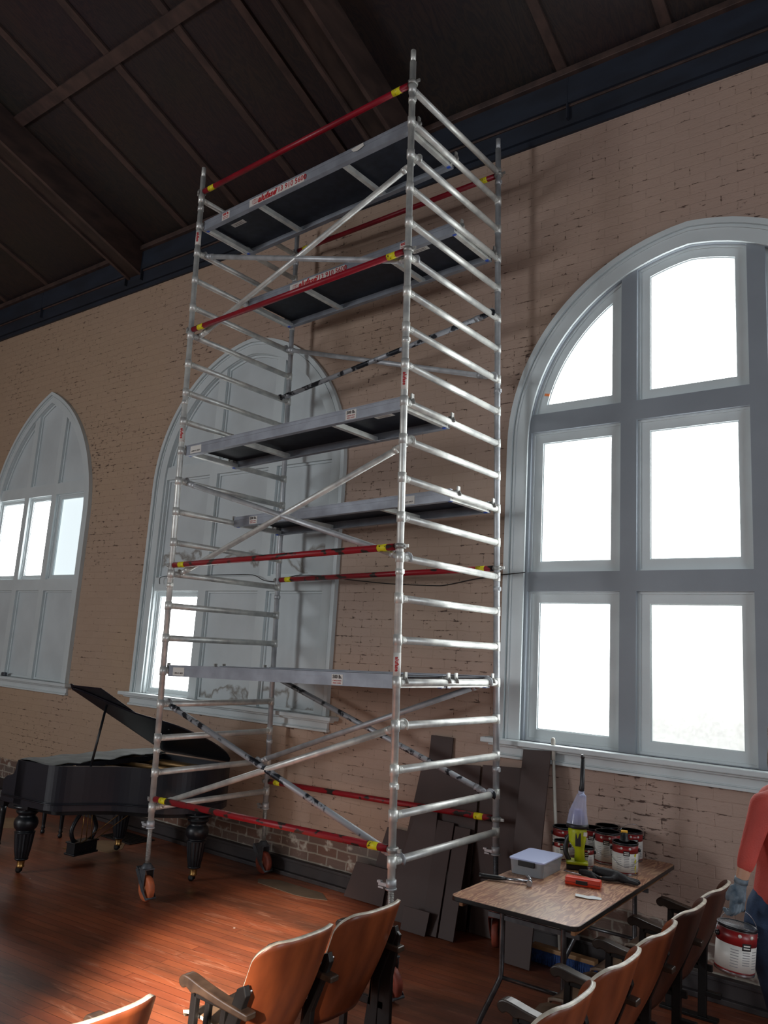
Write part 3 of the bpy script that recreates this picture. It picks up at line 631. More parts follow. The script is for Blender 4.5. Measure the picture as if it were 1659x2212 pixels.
    if under:
        ux, uy = under; l = MB().bb(ux, ux+0.17, uy, uy+0.055, zt-0.0205, zt-0.0185); l.v = [tuple(Vector(v)-org) for v in l.v]; l.build('label', M['white_label'], o)
        for q in (0.018, 0.036): t = MB().bb(ux+0.03, ux+0.14, uy+q, uy+q+0.005, zt-0.0212, zt-0.0206); t.v = [tuple(Vector(v)-org) for v in t.v]; t.build('lettering', M['label_dark'], o)
    if torn:
        l = MB().add([sp(1.90, yl-0.004, zt-0.012), sp(2.03, yl-0.004, zt-0.002), sp(2.04, yl-0.006, zt-0.035), sp(1.98, yl-0.008, zt-0.055), sp(1.93, yl-0.006, zt-0.045)], [(0, 1, 2, 3, 4)]); l.build('torn_label', M['white_label'], o, solid=0.001)
    return o
platform(2, 0.035, 0.625, big=(0.68, 1.37), s500=0.30, under=(0.22, 0.2), torn=True)
platform(4, 0.655, 1.245, big=(0.62, 1.32), s500=1.95, under=(1.95, 0.80))
platform(10, 0.035, 0.625, s500=1.96, small=0.10, under=(2.05, 0.25))
platform(12, 0.655, 1.245, s500=0.25, small=2.02)
platform(17, 0.035, 0.625, s500=1.93, small=0.10)
platform(17, 0.655, 1.245)
# adjustable legs and casters
def world_z_local(x, y):       # local z at which the pole axis meets the floor
    p = Ms @ (Vector((x, y, 0)) - CS) + Vector((0, 0, 2.09)); return -p.z/Ms[2][2]
for nm, (x, y) in POS.items():
    zf = world_z_local(x, y); rot = {'A': -0.14, 'B': -0.25, 'C': 2.0, 'D': -0.1}[nm]
    tread = {'A': M['caster_rubber'], 'B': M['caster_red'], 'C': M['caster_red'], 'D': M['caster_red']}[nm]
    top = zf+0.285
    mb = MB().tube([sp(x, y, top), sp(x, y, -0.10)], 0.0185, 14)
    z = top+0.03
    while z < -0.13: mb.tube([sp(x, y, z), sp(x, y, z+0.004)], 0.0205, 14); z += 0.0105
    leg = mb.build('adjustable_leg', M['steel'] if nm != 'C' else M['fork'], sroot)
    nut = MB().tube([sp(x, y, -0.155), sp(x, y, -0.105)], 0.033, 14).tube([sp(x, y, -0.165), sp(x, y, -0.155)], 0.037, 14)
    nut.box(sp(x-0.055, y-0.01, -0.14), (0.07, 0.018, 0.02)).box(sp(x-0.085, y-0.01, -0.128), (0.03, 0.022, 0.014)).box(sp(x-0.07, y-0.01, -0.16), (0.04, 0.02, 0.01))
    nut.build('adjusting_nut', M['alu_dull'], leg)
    Rz = Matrix.Rotation(rot, 3, 'Z'); c0 = sp(x, y, zf)
    def tr(p): return Rz @ Vector(p) + c0
    # caster: fork in its own frame, wheel axle along local y, trail in local -x
    cf = MB().tube([tr((0, 0, 0.255)), tr((0, 0, 0.29))], [0.052, 0.028], 16).box(tr((0, 0, 0.248)), (0.10, 0.095, 0.012), Rz)
    for s in (-1, 1):
        poly = [(-0.05, 0.245), (0.05, 0.245), (0.05, 0.215), (0.012, 0.10), (-0.005, 0.08), (-0.025, 0.09), (-0.05, 0.20)]
        cf.prism([(a+0.02 if b < 0.2 else a, b) for a, b in poly], lambda a, b, h: tr((a, h, b)), s*0.036, s*0.041)
    fork = cf.build('caster', M['fork'] if nm != 'C' else M['caster_red'], sroot, bevel=0.003)
    Ry = Rz @ Matrix.Rotation(math.pi/2, 3, 'X')
    MB().lathe([(0.074, -0.024), (0.094, -0.024), (0.0995, -0.012), (0.1, 0), (0.0995, 0.012), (0.094, 0.024), (0.074, 0.024)], tr((0.02, 0, 0.1)), 36, Ry).build('wheel_tread', tread, fork)
    MB().lathe([(0.0, -0.03), (0.02, -0.03), (0.022, -0.02), (0.045, -0.008), (0.066, -0.012), (0.078, -0.02), (0.078, 0.02), (0.066, 0.012), (0.045, 0.008), (0.022, 0.02), (0.02, 0.03), (0, 0.03)], tr((0.02, 0, 0.1)), 32, Ry).build('wheel_hub', M['caster_hub'] if nm in 'AD' else M['caster_red'], fork)
    br = MB().box(tr((-0.085, 0, 0.235)), (0.055, 0.075, 0.014), Rz @ Matrix.Rotation(0.35, 3, 'Y'))
    for s in (-1, 1): br.prism([(-0.11, 0.228), (-0.06, 0.24), (0.035, 0.12), (0.10, 0.048), (0.095, 0.03), (0.01, 0.085), (-0.085, 0.20)], lambda a, b, h: tr((a, h, b)), s*0.042, s*0.045)
    br.tube([tr((0.098, -0.045, 0.038)), tr((0.098, 0.045, 0.038))], 0.009, 10)
    br.build('brake_pedal', M['fork'] if nm != 'C' else M['caster_red'], fork)

# ------------------------------------------------------------------ grand piano
def lerp(a, b, t): return a+(b-a)*t
def spline(pts, n=8):
    out = []
    for i in range(len(pts)-1):
        p0 = pts[max(i-1, 0)]; p1 = pts[i]; p2 = pts[i+1]; p3 = pts[min(i+2, len(pts)-1)]
        for k in range(n):
            t = k/n; out.append(tuple(0.5*((2*b)+(-a+c)*t+(2*a-5*b+4*c-d)*t*t+(-a+3*b-3*c+d)*t**3) for a, b, c, d in zip(p0, p1, p2, p3)))
    out.append(tuple(pts[-1])); return out
proot = empty('grand_piano', (-7.193, 3.963, 0), math.radians(7.2), label='black grand piano with its lid propped open and turned fluted legs', cat='piano')
bent = spline([(0.66, 0.0), (0.78, 0.05), (0.93, 0.24), (1.10, 0.42), (1.30, 0.52), (1.47, 0.62), (1.60, 0.78), (1.665, 0.97), (1.66, 1.15), (1.60, 1.30)], 5)
outl = [(0.25, 0.0)] + bent + [(1.52, 1.38), (0.25, 1.38)]
ins = inset(outl, 0.035) if False else None
Fz = lambda a, b, h: (a, b, h)
def offs(poly, d):
    n = len(poly); out = []
    for i in range(n):
        a, b, c = Vector(poly[i-1]), Vector(poly[i]), Vector(poly[(i+1) % n]); u = (b-a).normalized(); v = (c-b).normalized()
        nn = (Vector((-u.y, u.x)) + Vector((-v.y, v.x))); nn = nn.normalized() if nn.length > 1e-6 else Vector((-u.y, u.x)); k = max(0.5, nn.dot(Vector((-u.y, u.x)))); out.append(tuple(b + nn*d/k))
    return out
inn = offs(outl, 0.035)
mb = MB(); plate(mb, outl, [inn], Fz, 0.975, 0.60); plate(mb, inn, [], Fz, 0.70, 0.66)
o_rim = mb.build('case', M['piano'], proot, bevel=0.006)
# moulding lines round the case, and the belly under it
MB().tube([(a, b-0.004, 0.655) for a, b in ([(0.09, 0.0)]+bent)], 0.006, 6).tube([(a, b-0.006, 0.667) for a, b in ([(0.09, 0.0)]+bent)], 0.004, 6).build('moulding', M['piano'], o_rim)
bl = offs(outl, 0.10); mb = MB(); plate(mb, bl, [], Fz, 0.60, 0.55); plate(mb, bl, [], Fz, 0.55, 0.60); mb.build('belly', M['piano_leg'], proot)
# cheeks with the S-shaped arm and the key bed
cheek = [(a+0.075, b) for a, b in [(0.17, 0.975), (0.155, 0.93), (0.15, 0.89), (0.135, 0.855), (0.10, 0.835), (0.05, 0.825), (0.015, 0.80), (0.0, 0.76), (0.005, 0.70), (-0.01, 0.66), (0.0, 0.62), (0.03, 0.60), (0.30, 0.60), (0.30, 0.975)]]
for y0 in (0.0, 1.335):
    MB().prism(cheek, lambda a, b, h: (a, h, b), y0, y0+0.045).build('cheek', M['piano'], proot, bevel=0.005)
MB().bb(0.09, 0.36, 0.045, 1.335, 0.60, 0.68).bb(0.09, 0.12, 0.045, 1.335, 0.68, 0.71).bb(0.235, 0.26, 0.045, 1.335, 0.74, 0.90).build('key_bed', M['piano'], proot, bevel=0.004)
for i in range(50): pass
kb = MB()
for i in range(52): kb.bb(0.125, 0.24, 0.06+i*0.0242, 0.06+i*0.0242+0.0232, 0.69, 0.712)
kb.build('keyboard', mat('ivory_keys', (200, 194, 178), 0.3, 0, 0.03), proot)
# iron plate, soundboard, tuning pins
mb = MB(); plate(mb, offs(outl, 0.04), [], Fz, 0.85, 0.84); mb.build('soundboard', M['redfelt'], proot)
gp = MB(); plate(gp, offs(outl, 0.04), [offs(outl, 0.16)], Fz, 0.925, 0.905)
for (a, b), (c, d) in (((0.45, 0.25), (0.95, 0.45)), ((0.45, 0.55), (1.38, 0.68)), ((0.45, 0.85), (1.62, 1.02)), ((0.45, 1.12), (1.55, 1.26)), ((0.45, 0.12), (0.45, 1.25))):
    gp.tube([(a, b, 0.915), (c, d, 0.915)], 0.022, 8)
for (a, b) in ((0.75, 0.20), (0.98, 0.42), (1.25, 0.56), (1.5, 0.68), (0.5, 0.3), (0.5, 0.9)): gp.lathe([(0.02, 0.9), (0.02, 0.95), (0.012, 0.965), (0, 0.968)], (a, b, 0), 10)
gp.build('iron_plate', M['gold'], proot)
st = MB()
for i in range(26):
    b = 0.18+i*0.04; st.tube([(0.42, b, 0.897), (0.75+0.62*min(1, b/1.1), b+0.08, 0.897)], 0.0015, 4)
st.build('strings', M['brass'], proot)
# tattered grey paper laid over the front of the case
pv = []; pf = []; nx, ny = 10, 26
for i in range(nx+1):
    for j in range(ny+1):
        u = i/nx; v = j/ny; y = 0.01+v*1.34; w = 0.50+0.02*math.sin(j*1.7)+0.012*math.sin(j*4.1)
        pv.append((0.255+u*w*0.93, y, 0.981+0.006*math.sin(j*0.9+i*0.6)+0.018*v*math.sin(u*3)+0.02*(v > 0.3)*u*math.sin(v*7)**2))
for i in range(nx):
    for j in range(ny): pf.append((i*(ny+1)+j, (i+1)*(ny+1)+j, (i+1)*(ny+1)+j+1, i*(ny+1)+j+1))
MB().add(pv, pf, True).build('paper_cover', M['dustsheet'], proot, solid=0.003)
MB().bb(0.69, 0.72, 0.10, 1.3, 0.93, 0.975).build('front_rail', M['piano'], proot)
# lid: hinged along the far side, rotated open
ang = math.radians(27.0)
def lidp(a, b, h):   # b measured from the hinge towards the treble side
    return (a, 1.385 - b*math.cos(ang) - h*math.sin(ang)*1.0, 0.985 + b*math.sin(ang) - h*math.cos(ang)*-1.0)
lo = [(a, 1.385-b+0.015) for a, b in bent]; lo = [(0.66, 1.40)] + lo[1:] + [(1.52, 0.0), (0.66, 0.0)]
MB().prism(lo, lambda a, b, h: lidp(a, b, h), 0.0, 0.02).build('lid', M['piano'], proot, bevel=0.004)
MB().prism([(0.66, 1.40), (1.06, 1.40), (1.06, 0.0), (0.66, 0.0)], lambda a, b, h: lidp(a, b, h), 0.028, 0.048).prism([(0.66, 1.40), (0.685, 1.40), (0.685, 0.0), (0.66, 0.0)], lambda a, b, h: lidp(a, b, h), 0.0, 0.06).build('front_lid_flap', M['piano'], proot, bevel=0.004)
q = Vector(lidp(0.86, 1.13, -0.006)); MB().tube([Vector((0.91, 0.24, 0.965)), q], 0.011, 8).build('lid_prop', M['piano_leg'], proot)
MB().lathe([(0, 0), (0.014, 0), (0.014, 0.012), (0, 0.016)], lidp(1.3, 0.72, -0.02), 10).build('prop_cup', M['piano_leg'], proot)
# legs
prof = [(0.125, 0.585), (0.13, 0.57), (0.10, 0.555), (0.088, 0.54), (0.098, 0.53), (0.09, 0.515), (0.072, 0.50), (0.075, 0.485), (0.092, 0.47), (0.102, 0.445), (0.103, 0.42), (0.095, 0.39), (0.075, 0.368), (0.078, 0.36), (0.09, 0.355), (0.088, 0.345)]
for (a, b) in ((0.30, 0.13), (0.30, 1.25), (1.58, 0.95)):
    mb = MB().lathe(prof, (a, b, 0), 28)
    vs = []; n = 32; zs = [(0.086, 0.345), (0.08, 0.28), (0.07, 0.2), (0.058, 0.14), (0.052, 0.13)]
    for r, z in zs:
        for k2 in range(n): rr = r*(1 if k2 % 2 else 0.90); vs.append((a+rr*math.cos(2*math.pi*k2/n), b+rr*math.sin(2*math.pi*k2/n), z))
    mb.add(vs, [(i*n+j, i*n+(j+1) % n, (i+1)*n+(j+1) % n, (i+1)*n+j) for i in range(len(zs)-1) for j in range(n)])
    mb.lathe([(0.056, 0.135), (0.06, 0.128), (0.056, 0.118), (0.04, 0.112)], (a, b, 0), 24)
    mb.bb(a-0.12, a+(0.13 if a < 1 else 0.06), b-0.11, b+0.11, 0.565, 0.60).bb(a-0.16, a+0.08, b-0.09, b+0.09, 0.545, 0.575)
    lg = mb.build('leg', M['piano_leg'], proot, bevel=0.003)
    c = MB().lathe([(0.034, 0.125), (0.036, 0.12), (0.033, 0.115), (0.03, 0.07), (0.035, 0.062), (0.03, 0.055), (0.012, 0.045)], (a, b, 0), 20); c.build('brass_ferrule', M['brass'], lg)
    c = MB().lathe([(0, -0.012), (0.026, -0.012), (0.028, 0), (0.026, 0.012), (0, 0.012)], (a-0.02, b, 0.028), 20, Matrix.Rotation(math.pi/2, 3, 'X')); c.box((a-0.012, b-0.016, 0.036), (0.045, 0.004, 0.03)).box((a-0.012, b+0.016, 0.036), (0.045, 0.004, 0.03)); c.build('caster', M['chair_iron'], lg)
# lyre with pedals
ly = MB()
for s in (-1, 1):
    ly.tube([(0.30, 0.79+s*y, z) for y, z in spline([(0.03, 0.555), (0.06, 0.50), (0.055, 0.44), (0.11, 0.36), (0.145, 0.28), (0.12, 0.20), (0.06, 0.16), (0.0, 0.15)], 4)], 0.021, 8)
ly.box((0.30, 0.79, 0.115), (0.11, 0.27, 0.10)).box((0.30, 0.79, 0.065), (0.14, 0.29, 0.018)).box((0.30, 0.79, 0.168), (0.13, 0.29, 0.015)).box((0.30, 0.79, 0.515), (0.10, 0.20, 0.05)).lathe([(0.035, 0), (0.035, 0.02)], (0.30, 0.66, 0.50), 12)
lyo = ly.build('pedal_lyre', M['piano_leg'], proot, bevel=0.005)
rod = MB()
for s in (-0.07, 0, 0.07): rod.tube([(0.352, 0.79+s, 0.10), (0.33, 0.79+s*0.5, 0.555)], 0.004, 6)
rod.tube([(0.33, 0.72, 0.14), (0.85, 0.80, 0.555)], 0.004, 6).tube([(0.33, 0.86, 0.14), (0.85, 0.98, 0.555)], 0.004, 6); rod.build('pedal_rods', M['brass'], lyo)
for s in (-0.07, 0, 0.07): MB().tube([(0.25, 0.79+s, 0.095), (0.18, 0.79+s, 0.09), (0.14, 0.79+s, 0.085)], [0.008, 0.011, 0.014], 8, flat=0.5).build('pedal', M['brass'], lyo)

# piano bench on slim turned legs
bro = empty('piano_bench', (-7.95, 4.72, 0), math.radians(7), label='low dark bench with slim turned legs on the far side of the piano', cat='bench')
MB().bb(-0.17, 0.17, -0.40, 0.40, 0.46, 0.50).build('seat', M['piano_leg'], bro, bevel=0.01)
MB().bb(-0.15, 0.15, -0.37, 0.37, 0.40, 0.46).build('apron', M['piano_leg'], bro)
for sx_ in (-1, 1):
    for sy_ in (-1, 1): MB().lathe([(0.014, 0), (0.022, 0.01), (0.022, 0.03), (0.014, 0.045), (0.024, 0.06), (0.016, 0.075), (0.019, 0.10), (0.028, 0.36), (0.03, 0.41)], (sx_*0.14, sy_*0.36, 0), 14).build('leg', M['piano_leg'], bro)
# cardboard, vent and painted wall reflection on the floor
def flat(name, pts, m, label, cat, th=0.004, group=None):
    c = Vector((sum(p[0] for p in pts)/len(pts), sum(p[1] for p in pts)/len(pts), 0))
    mb = MB().prism([(p[0]-c.x, p[1]-c.y) for p in pts], lambda a, b, h: (a, b, h), 0.0, th)
    o = mb.build(name, m); o.location = c; return tag(o, label, cat, group)
flat('cardboard_sheet', [(-7.36, 5.02), (-7.02, 5.12), (-7.06, 5.30), (-7.28, 5.50), (-7.50, 5.36), (-7.42, 5.14)], M['card'], 'tan cardboard sheet lying on the floor behind the piano pedals', 'cardboard')
flat('cardboard_scrap', [(-5.42, 5.60), (-5.28, 5.72), (-4.74, 5.72), (-4.58, 5.60), (-4.72, 5.53), (-4.86, 5.50), (-5.34, 5.52)], M['card_grey'], 'dusty brown cardboard scrap lying flat by the baseboard right of the scaffold wheel', 'cardboard')
vent = empty('floor_vent', (-7.42, 5.62, 0), 0, label='dark metal floor vent by the baseboard behind the piano', cat='vent')
MB().bb(-0.26, 0.26, -0.16, 0.16, 0.0, 0.008).build('frame', M['darkmat'], vent)
mb = MB()
for i in range(12): mb.bb(-0.23+i*0.04, -0.215+i*0.04, -0.14, 0.14, 0.008, 0.013)
mb.build('grille', M['darkmat'], vent)
flat('wall_reflection_patch', [(-9.15, 4.9), (-8.70, 4.72), (-8.4, 5.1), (-8.9, 5.35)], M['card'], 'tan patch standing in for the wall reflected in the floor at the left edge of the view beyond the piano', 'paper', 0.003)  # flat tan shape that paints in the reflection of the wall

# ------------------------------------------------------------------ theatre seats
PITCH = 0.54
def make_seat(dark=False, bare_sides=(True, False), end_panel=None, wood=None):
    """origin on the floor at the rear foot line, row runs along +y, sitter faces -x; seat spans y 0..PITCH"""
    r = empty('theatre_seat')
    # backrest: sheet of bent plywood
    nu, nv = 30, 18; vs = []; half = 0.247
    def bx(u, t): return -0.235*(1-t) - 0.082*abs(u)**3.2 + 0.021*math.sin(max(0, min(1, t))*math.pi)
    for j in range(nv+1):
        for i in range(nu+1):
            u = math.sin((-1+2*i/nu)*math.pi/2); v = j/nv; lat = u*half
            def drop(r): q = abs(lat)-(half-r); return 0 if q <= 0 else r-math.sqrt(max(0, r*r-q*q))
            ztop = 0.862 - drop(0.088) ; zbot = 0.314 + drop(0.112)
            z = zbot+(ztop-zbot)*v; t = (z-0.314)/0.548
            vs.append((bx(u, t), PITCH/2+lat, z))
    fs = [(j*(nu+1)+i, j*(nu+1)+i+1, (j+1)*(nu+1)+i+1, (j+1)*(nu+1)+i) for j in range(nv) for i in range(nu)]
    b = MB().add(vs, fs, True).build('backrest', wood or (M['ply_dark'] if dark else M['ply']), r, solid=0.019)
    b.data.materials.append(M['edge']); b.modifiers['s'].material_offset_rim = 1
    bolts = MB()
    for u, z in ((-0.93, 0.66), (0.93, 0.66), (-0.9, 0.5), (0.9, 0.5)):
        t = (z-0.314)/0.548; bolts.lathe([(0.014, 0), (0.014, 0.006), (0.008, 0.014), (0, 0.016)], (bx(u, t)+0.006, PITCH/2+u*half*0.97, z), 10, Matrix.Rotation(math.pi/2, 3, 'Y'))
    bolts.build('bolts', M['chrome'], b)
    # seat: slightly dished plywood
    vs = []; nu, nv = 12, 10
    for j in range(nv+1):
        for i in range(nu+1):
            u = -1+2*i/nu; v = j/nv; rr = 1-0.10*max(0, v-0.8)*5*abs(u)
            vs.append((-0.22-0.34*v + 0.03*(v > 0.9)*u*u, PITCH/2+u*(PITCH/2-0.035)*rr, 0.425+0.02*u*u+0.03*math.sin(v*math.pi*0.9)+0.01*v-0.03*max(0, v-0.85)*5))
    sfs = [(j*(nu+1)+i, j*(nu+1)+i+1, (j+1)*(nu+1)+i+1, (j+1)*(nu+1)+i) for j in range(nv) for i in range(nu)]
    s = MB().add(vs, sfs, True).build('seat', M['seat_ply'], r, solid=0.014); s.data.materials.append(M['edge']); s.modifiers['s'].material_offset_rim = 1
    for side, has in ((0, bare_sides[0]), (1, bare_sides[1])):
        if not has: continue
        y = side*PITCH
        # standard: rear post, front posts, foot
        pm = MB()
        if end_panel == side: pm.prism([(-0.29, 0), (-0.10, 0), (-0.11, 0.45), (-0.07, 0.66), (-0.10, 0.68), (-0.24, 0.42)], lambda a, c, h: (a, h, c), y-0.012, y+0.012)
        pm.prism([(-0.24, 0), (-0.19, 0), (-0.18, 0.42), (-0.085, 0.66), (-0.10, 0.70), (-0.14, 0.68), (-0.23, 0.44)], lambda a, c, h: (a, h, c), y-0.016, y+0.016)
        pm.prism([(-0.44, 0), (-0.40, 0), (-0.385, 0.60), (-0.42, 0.62)], lambda a, c, h: (a, h, c), y-0.014, y+0.014)
        pm.prism([(-0.34, 0.30), (-0.31, 0.30), (-0.30, 0.60), (-0.33, 0.60)], lambda a, c, h: (a, h, c), y-0.012, y+0.012)
        pm.prism([(-0.25, 0.30), (-0.22, 0.30), (-0.20, 0.59), (-0.23, 0.59)], lambda a, c, h: (a, h, c), y-0.012, y+0.012)
        pm.bb(-0.42, -0.15, y-0.012, y+0.012, 0.28, 0.32).bb(-0.47, -0.12, y-0.03, y+0.03, 0.0, 0.02).bb(-0.40, -0.08, y-0.014, y+0.014, 0.575, 0.60)
        pm.bb(-0.19, -0.10, y-0.02, y+0.02, 0.14, 0.17)
        sd = pm.build('standard', M['chair_iron'], r, bevel=0.004)
        prf = spline([(-0.06, 0.605), (-0.20, 0.617), (-0.34, 0.635), (-0.43, 0.652), (-0.47, 0.65), (-0.49, 0.63), (-0.485, 0.608), (-0.463, 0.598), (-0.445, 0.606), (-0.43, 0.604), (-0.40, 0.592), (-0.36, 0.600), (-0.20, 0.585), (-0.06, 0.578)], 3)
        MB().prism(prf, lambda a, c, h: (a, h, c), y-0.03, y+0.03).build('armrest', M['chair_arm'], r, bevel=0.006)
    return r
def place(r, x, y, label, group=None, first=False):
    r.location = (x, y, 0); tag(r, label, 'theatre seat', group); return r
std = make_seat()
GR = 'bent plywood theatre seats in the right-hand row'
names = ['plywood seat of the right row nearest the camera, back cut by the frame', 'orange-brown plywood seat of the right row, second from the camera, pale top edge', 'middle seat of the right row, reddish-brown back below the table corner', 'dark-backed plywood seat of the right row, next to the last one', 'last seat of the right row, dark back nearest the brick wall beside the held can']
ys = [2.86, 3.40, 3.94, 4.48, 5.02]
dark = make_seat(dark=True); last = make_seat(dark=True, bare_sides=(True, True))
for i, y in enumerate(ys):
    src = std if i < 3 else dark if i == 3 else last
    o = src if i in (0, 3, 4) else copy_tree(src)
    place(o, -1.277, y, names[i], GR)
GL = 'bent plywood theatre seats in the centre'
o = copy_tree(std); place(o, -2.43, 2.60, 'centre theatre seat with its armrest and seat board showing, orange-brown back', GL)
e = make_seat(bare_sides=(True, True), end_panel=1); place(e, -2.43, 3.14, 'centre theatre seat in front of the scaffold wheel, tallest in view, dark end panel', GL)
e2 = make_seat(bare_sides=(True, True)); place(e2, -2.385, 1.555, 'theatre seat at the bottom left corner, only its pale curved top edge showing', GL)

# ------------------------------------------------------------------ folding table
TZ = 0.79
tx, ty = -2.105, 5.0
tro = empty('folding_table', (tx, ty, 0), math.radians(1.5), label='worn plywood folding table on grey tubular legs under the big window', cat='table')
def rrect(w, l, r, n=5):
    pts = []
    for cx_, cy_, a0 in ((w-r, l-r, 0), (-w+r, l-r, 90), (-w+r, -l+r, 180), (w-r, -l+r, 270)):
        for i in range(n+1): a = math.radians(a0+90*i/n); pts.append((cx_+r*math.cos(a), cy_+r*math.sin(a)))
    return pts
TW, TL = 0.375, 0.915
MB().prism(rrect(TW-0.004, TL-0.004, 0.045), Fz, TZ-0.019, TZ).build('tabletop', M['table'], tro)
mb = MB(); plate(mb, rrect(TW, TL, 0.05), [rrect(TW-0.004, TL-0.004, 0.046)], Fz, TZ-0.001, TZ-0.024); plate(mb, rrect(TW, TL, 0.05), [rrect(TW-0.02, TL-0.02, 0.03)], Fz, TZ-0.024, TZ-0.02); mb.build('edge_band', M['table_edge'], tro)
mb = MB()
for s in (-1, 1): mb.bb(s*(TW-0.045)-0.011, s*(TW-0.045)+0.011, -TL+0.06, TL-0.06, TZ-0.06, TZ-0.019)
mb.bb(-TW+0.05, TW-0.05, -0.02, 0.02, TZ-0.05, TZ-0.019); mb.build('side_rail', M['table_under'], tro)
for s in (-1, 1):
    y = s*(TL-0.30)
    mb = MB()
    for t in (-1, 1):
        mb.tube(spline([(t*(TW-0.19), y, TZ-0.03), (t*(TW-0.19), y, 0.55), (t*(TW-0.19), y, 0.37), (t*(TW-0.18), y-0.01, 0.31), (t*(TW-0.10), y-0.05, 0.12), (t*(TW-0.075), y-0.06, 0.04), (t*(TW-0.075), y-0.06, 0.0)], 4), 0.0155, 12)
    lg = mb.build('leg_frame', M['fold_steel'], tro)
    MB().tube([(-(TW-0.19), y, 0.335), ((TW-0.19), y, 0.335)], 0.011, 10).build('crossbar', M['fold_steel'], lg)
    MB().tube([(-0.02, y, TZ-0.14), (-0.02, y-s*0.30, TZ-0.045)], 0.008, 8).bb(-TW+0.1, TW-0.1, y-0.008, y+0.008, TZ-0.15, TZ-0.125).build('brace', M['fold_steel'], lg)
    MB().bb(-TW+0.06, -TW+0.14, y-0.03, y+0.03, TZ-0.035, TZ-0.02).bb(TW-0.14, TW-0.06, y-0.03, y+0.03, TZ-0.035, TZ-0.02).build('bracket', M['fold_steel'], lg)

# paint cans ---------------------------------------------------------------
def paint_can(r=0.083, h=0.19, bail='down', red=0.30, rz_=0.0, lid_bright=True, drips=False, logo=True):
    c = empty('paint_can', rz=rz_)
    MB().lathe([(0, 0), (r*0.985, 0), (r, 0.004), (r*0.985, 0.01), (r*0.985, h-0.01), (r*1.01, h-0.006), (r*1.01, h), (r*0.95, h+0.001)], n=40).build('can_body', M['can_metal'], c)
    MB().lathe([(r*0.99, 0.012), (r*0.99, h*(1-red))], n=40).build('label_band', M['can_white'], c)
    rb = MB().lathe([(r*0.992, h*(1-red)), (r*0.992, h-0.012)], n=40).lathe([(r*0.991, 0.011), (r*0.991, 0.018)], n=40).build('red_band', M['can_red'], c)
    MB().lathe([(r*1.012, h-0.007), (r*1.012, h+0.003), (r*0.93, h+0.003), (r*0.93, h-0.004)], n=40).build('rim', M['can_rim'], c)
    MB().lathe([(0, h-0.002), (r*0.5, h-0.001), (r*0.55, h-0.004), (r*0.90, h-0.004), (r*0.93, h+0.001)], n=40).build('lid', M['can_metal'] if lid_bright else M['can_rim'], c)
    for s in (-1, 1):
        MB().lathe([(0.013, 0), (0.013, 0.008), (0.007, 0.014), (0, 0.014)], (s*r, 0, h*0.78), 12, Matrix.Rotation(s*math.pi/2, 3, 'Y')).build('bail_ear', M['black_plastic'], c)
    if bail:
        a0 = {'down': -1, 'up': 1, 'back': 0.5}[bail]; pts = []
        for i in range(17):
            t = math.pi*i/16; pts.append((math.cos(t)*(r+0.014), -math.sin(t)*0.05*(1 if bail != 'up' else 0.2)-(0.035*math.sin(t)), h*0.78 + a0*math.sin(t)*0.095))
        MB().tube(pts, 0.0016, 6).build('bail_handle', M['can_metal'], c)
    # printed marks: block of text lines and a pale roundel
    for k2, (a, z0, z1) in enumerate(((-2.1, 0.18, 0.60), (-1.5, 0.25, 0.62), (-0.95, 0.18, 0.60))):
        pm = MB()
        for q in range(7):
            z = h*(z0+(z1-z0)*q/7); n = 5; w = 0.20
            vs = []
            for i in range(n+1):
                t = a-w+2*w*i/n
                for dz in (0, 0.0035): vs.append((math.cos(t)*r*0.9945, math.sin(t)*r*0.9945, z+dz))
            pm.add(vs, [(2*i, 2*i+2, 2*i+3, 2*i+1) for i in range(n)])
        if k2 != 1 or logo: pm.build('printed_text', M['ink_grey'], c)
    for a in (-1.9, -1.25):
        Rm = Matrix.Rotation(a, 3, 'Z') @ Matrix.Rotation(math.pi/2, 3, 'Y')
        MB().lathe([(0, 0), (0.008, 0), (0.008, 0.001), (0, 0.001)], (math.cos(a)*r*0.993, math.sin(a)*r*0.993, h*0.86), 12, Rm).build('roundel', M['can_white'], c)
    if logo:
        vs = []; n = 6
        for i in range(n+1):
            t = -1.75+0.5*i/n
            for z in (h*(1-red)-0.014, h*(1-red)+0.016): vs.append((math.cos(t)*r*0.997, math.sin(t)*r*0.997, z))
        MB().add(vs, [(2*i, 2*i+2, 2*i+3, 2*i+1) for i in range(n)]).build('brand_plate', M['black_plastic'], c)
        for dz in (0.006, -0.005): 
            vs = []
            for i in range(5):
                t = -1.68+0.36*i/4
                for z in (h*(1-red)+dz-0.002, h*(1-red)+dz+0.003): vs.append((math.cos(t)*r*0.9985, math.sin(t)*r*0.9985, z))
            MB().add(vs, [(2*i, 2*i+2, 2*i+3, 2*i+1) for i in range(4)]).build('brand_lettering', M['white_label'], c)
    if drips:
        vs = []
        for z in range(12):
            for sgn in (0, 1): t = -0.80 + 0.11*sgn + 0.05*math.sin(z*1.7+sgn*2)*(1+z*0.05); vs.append((math.cos(t)*r*0.9975, math.sin(t)*r*0.9975, 0.015+h*0.62*z/11))
        MB().add(vs, [(2*i, 2*i+1, 2*i+3, 2*i+2) for i in range(11)]).build('paint_drip', M['paint_drip'], c)
    return c
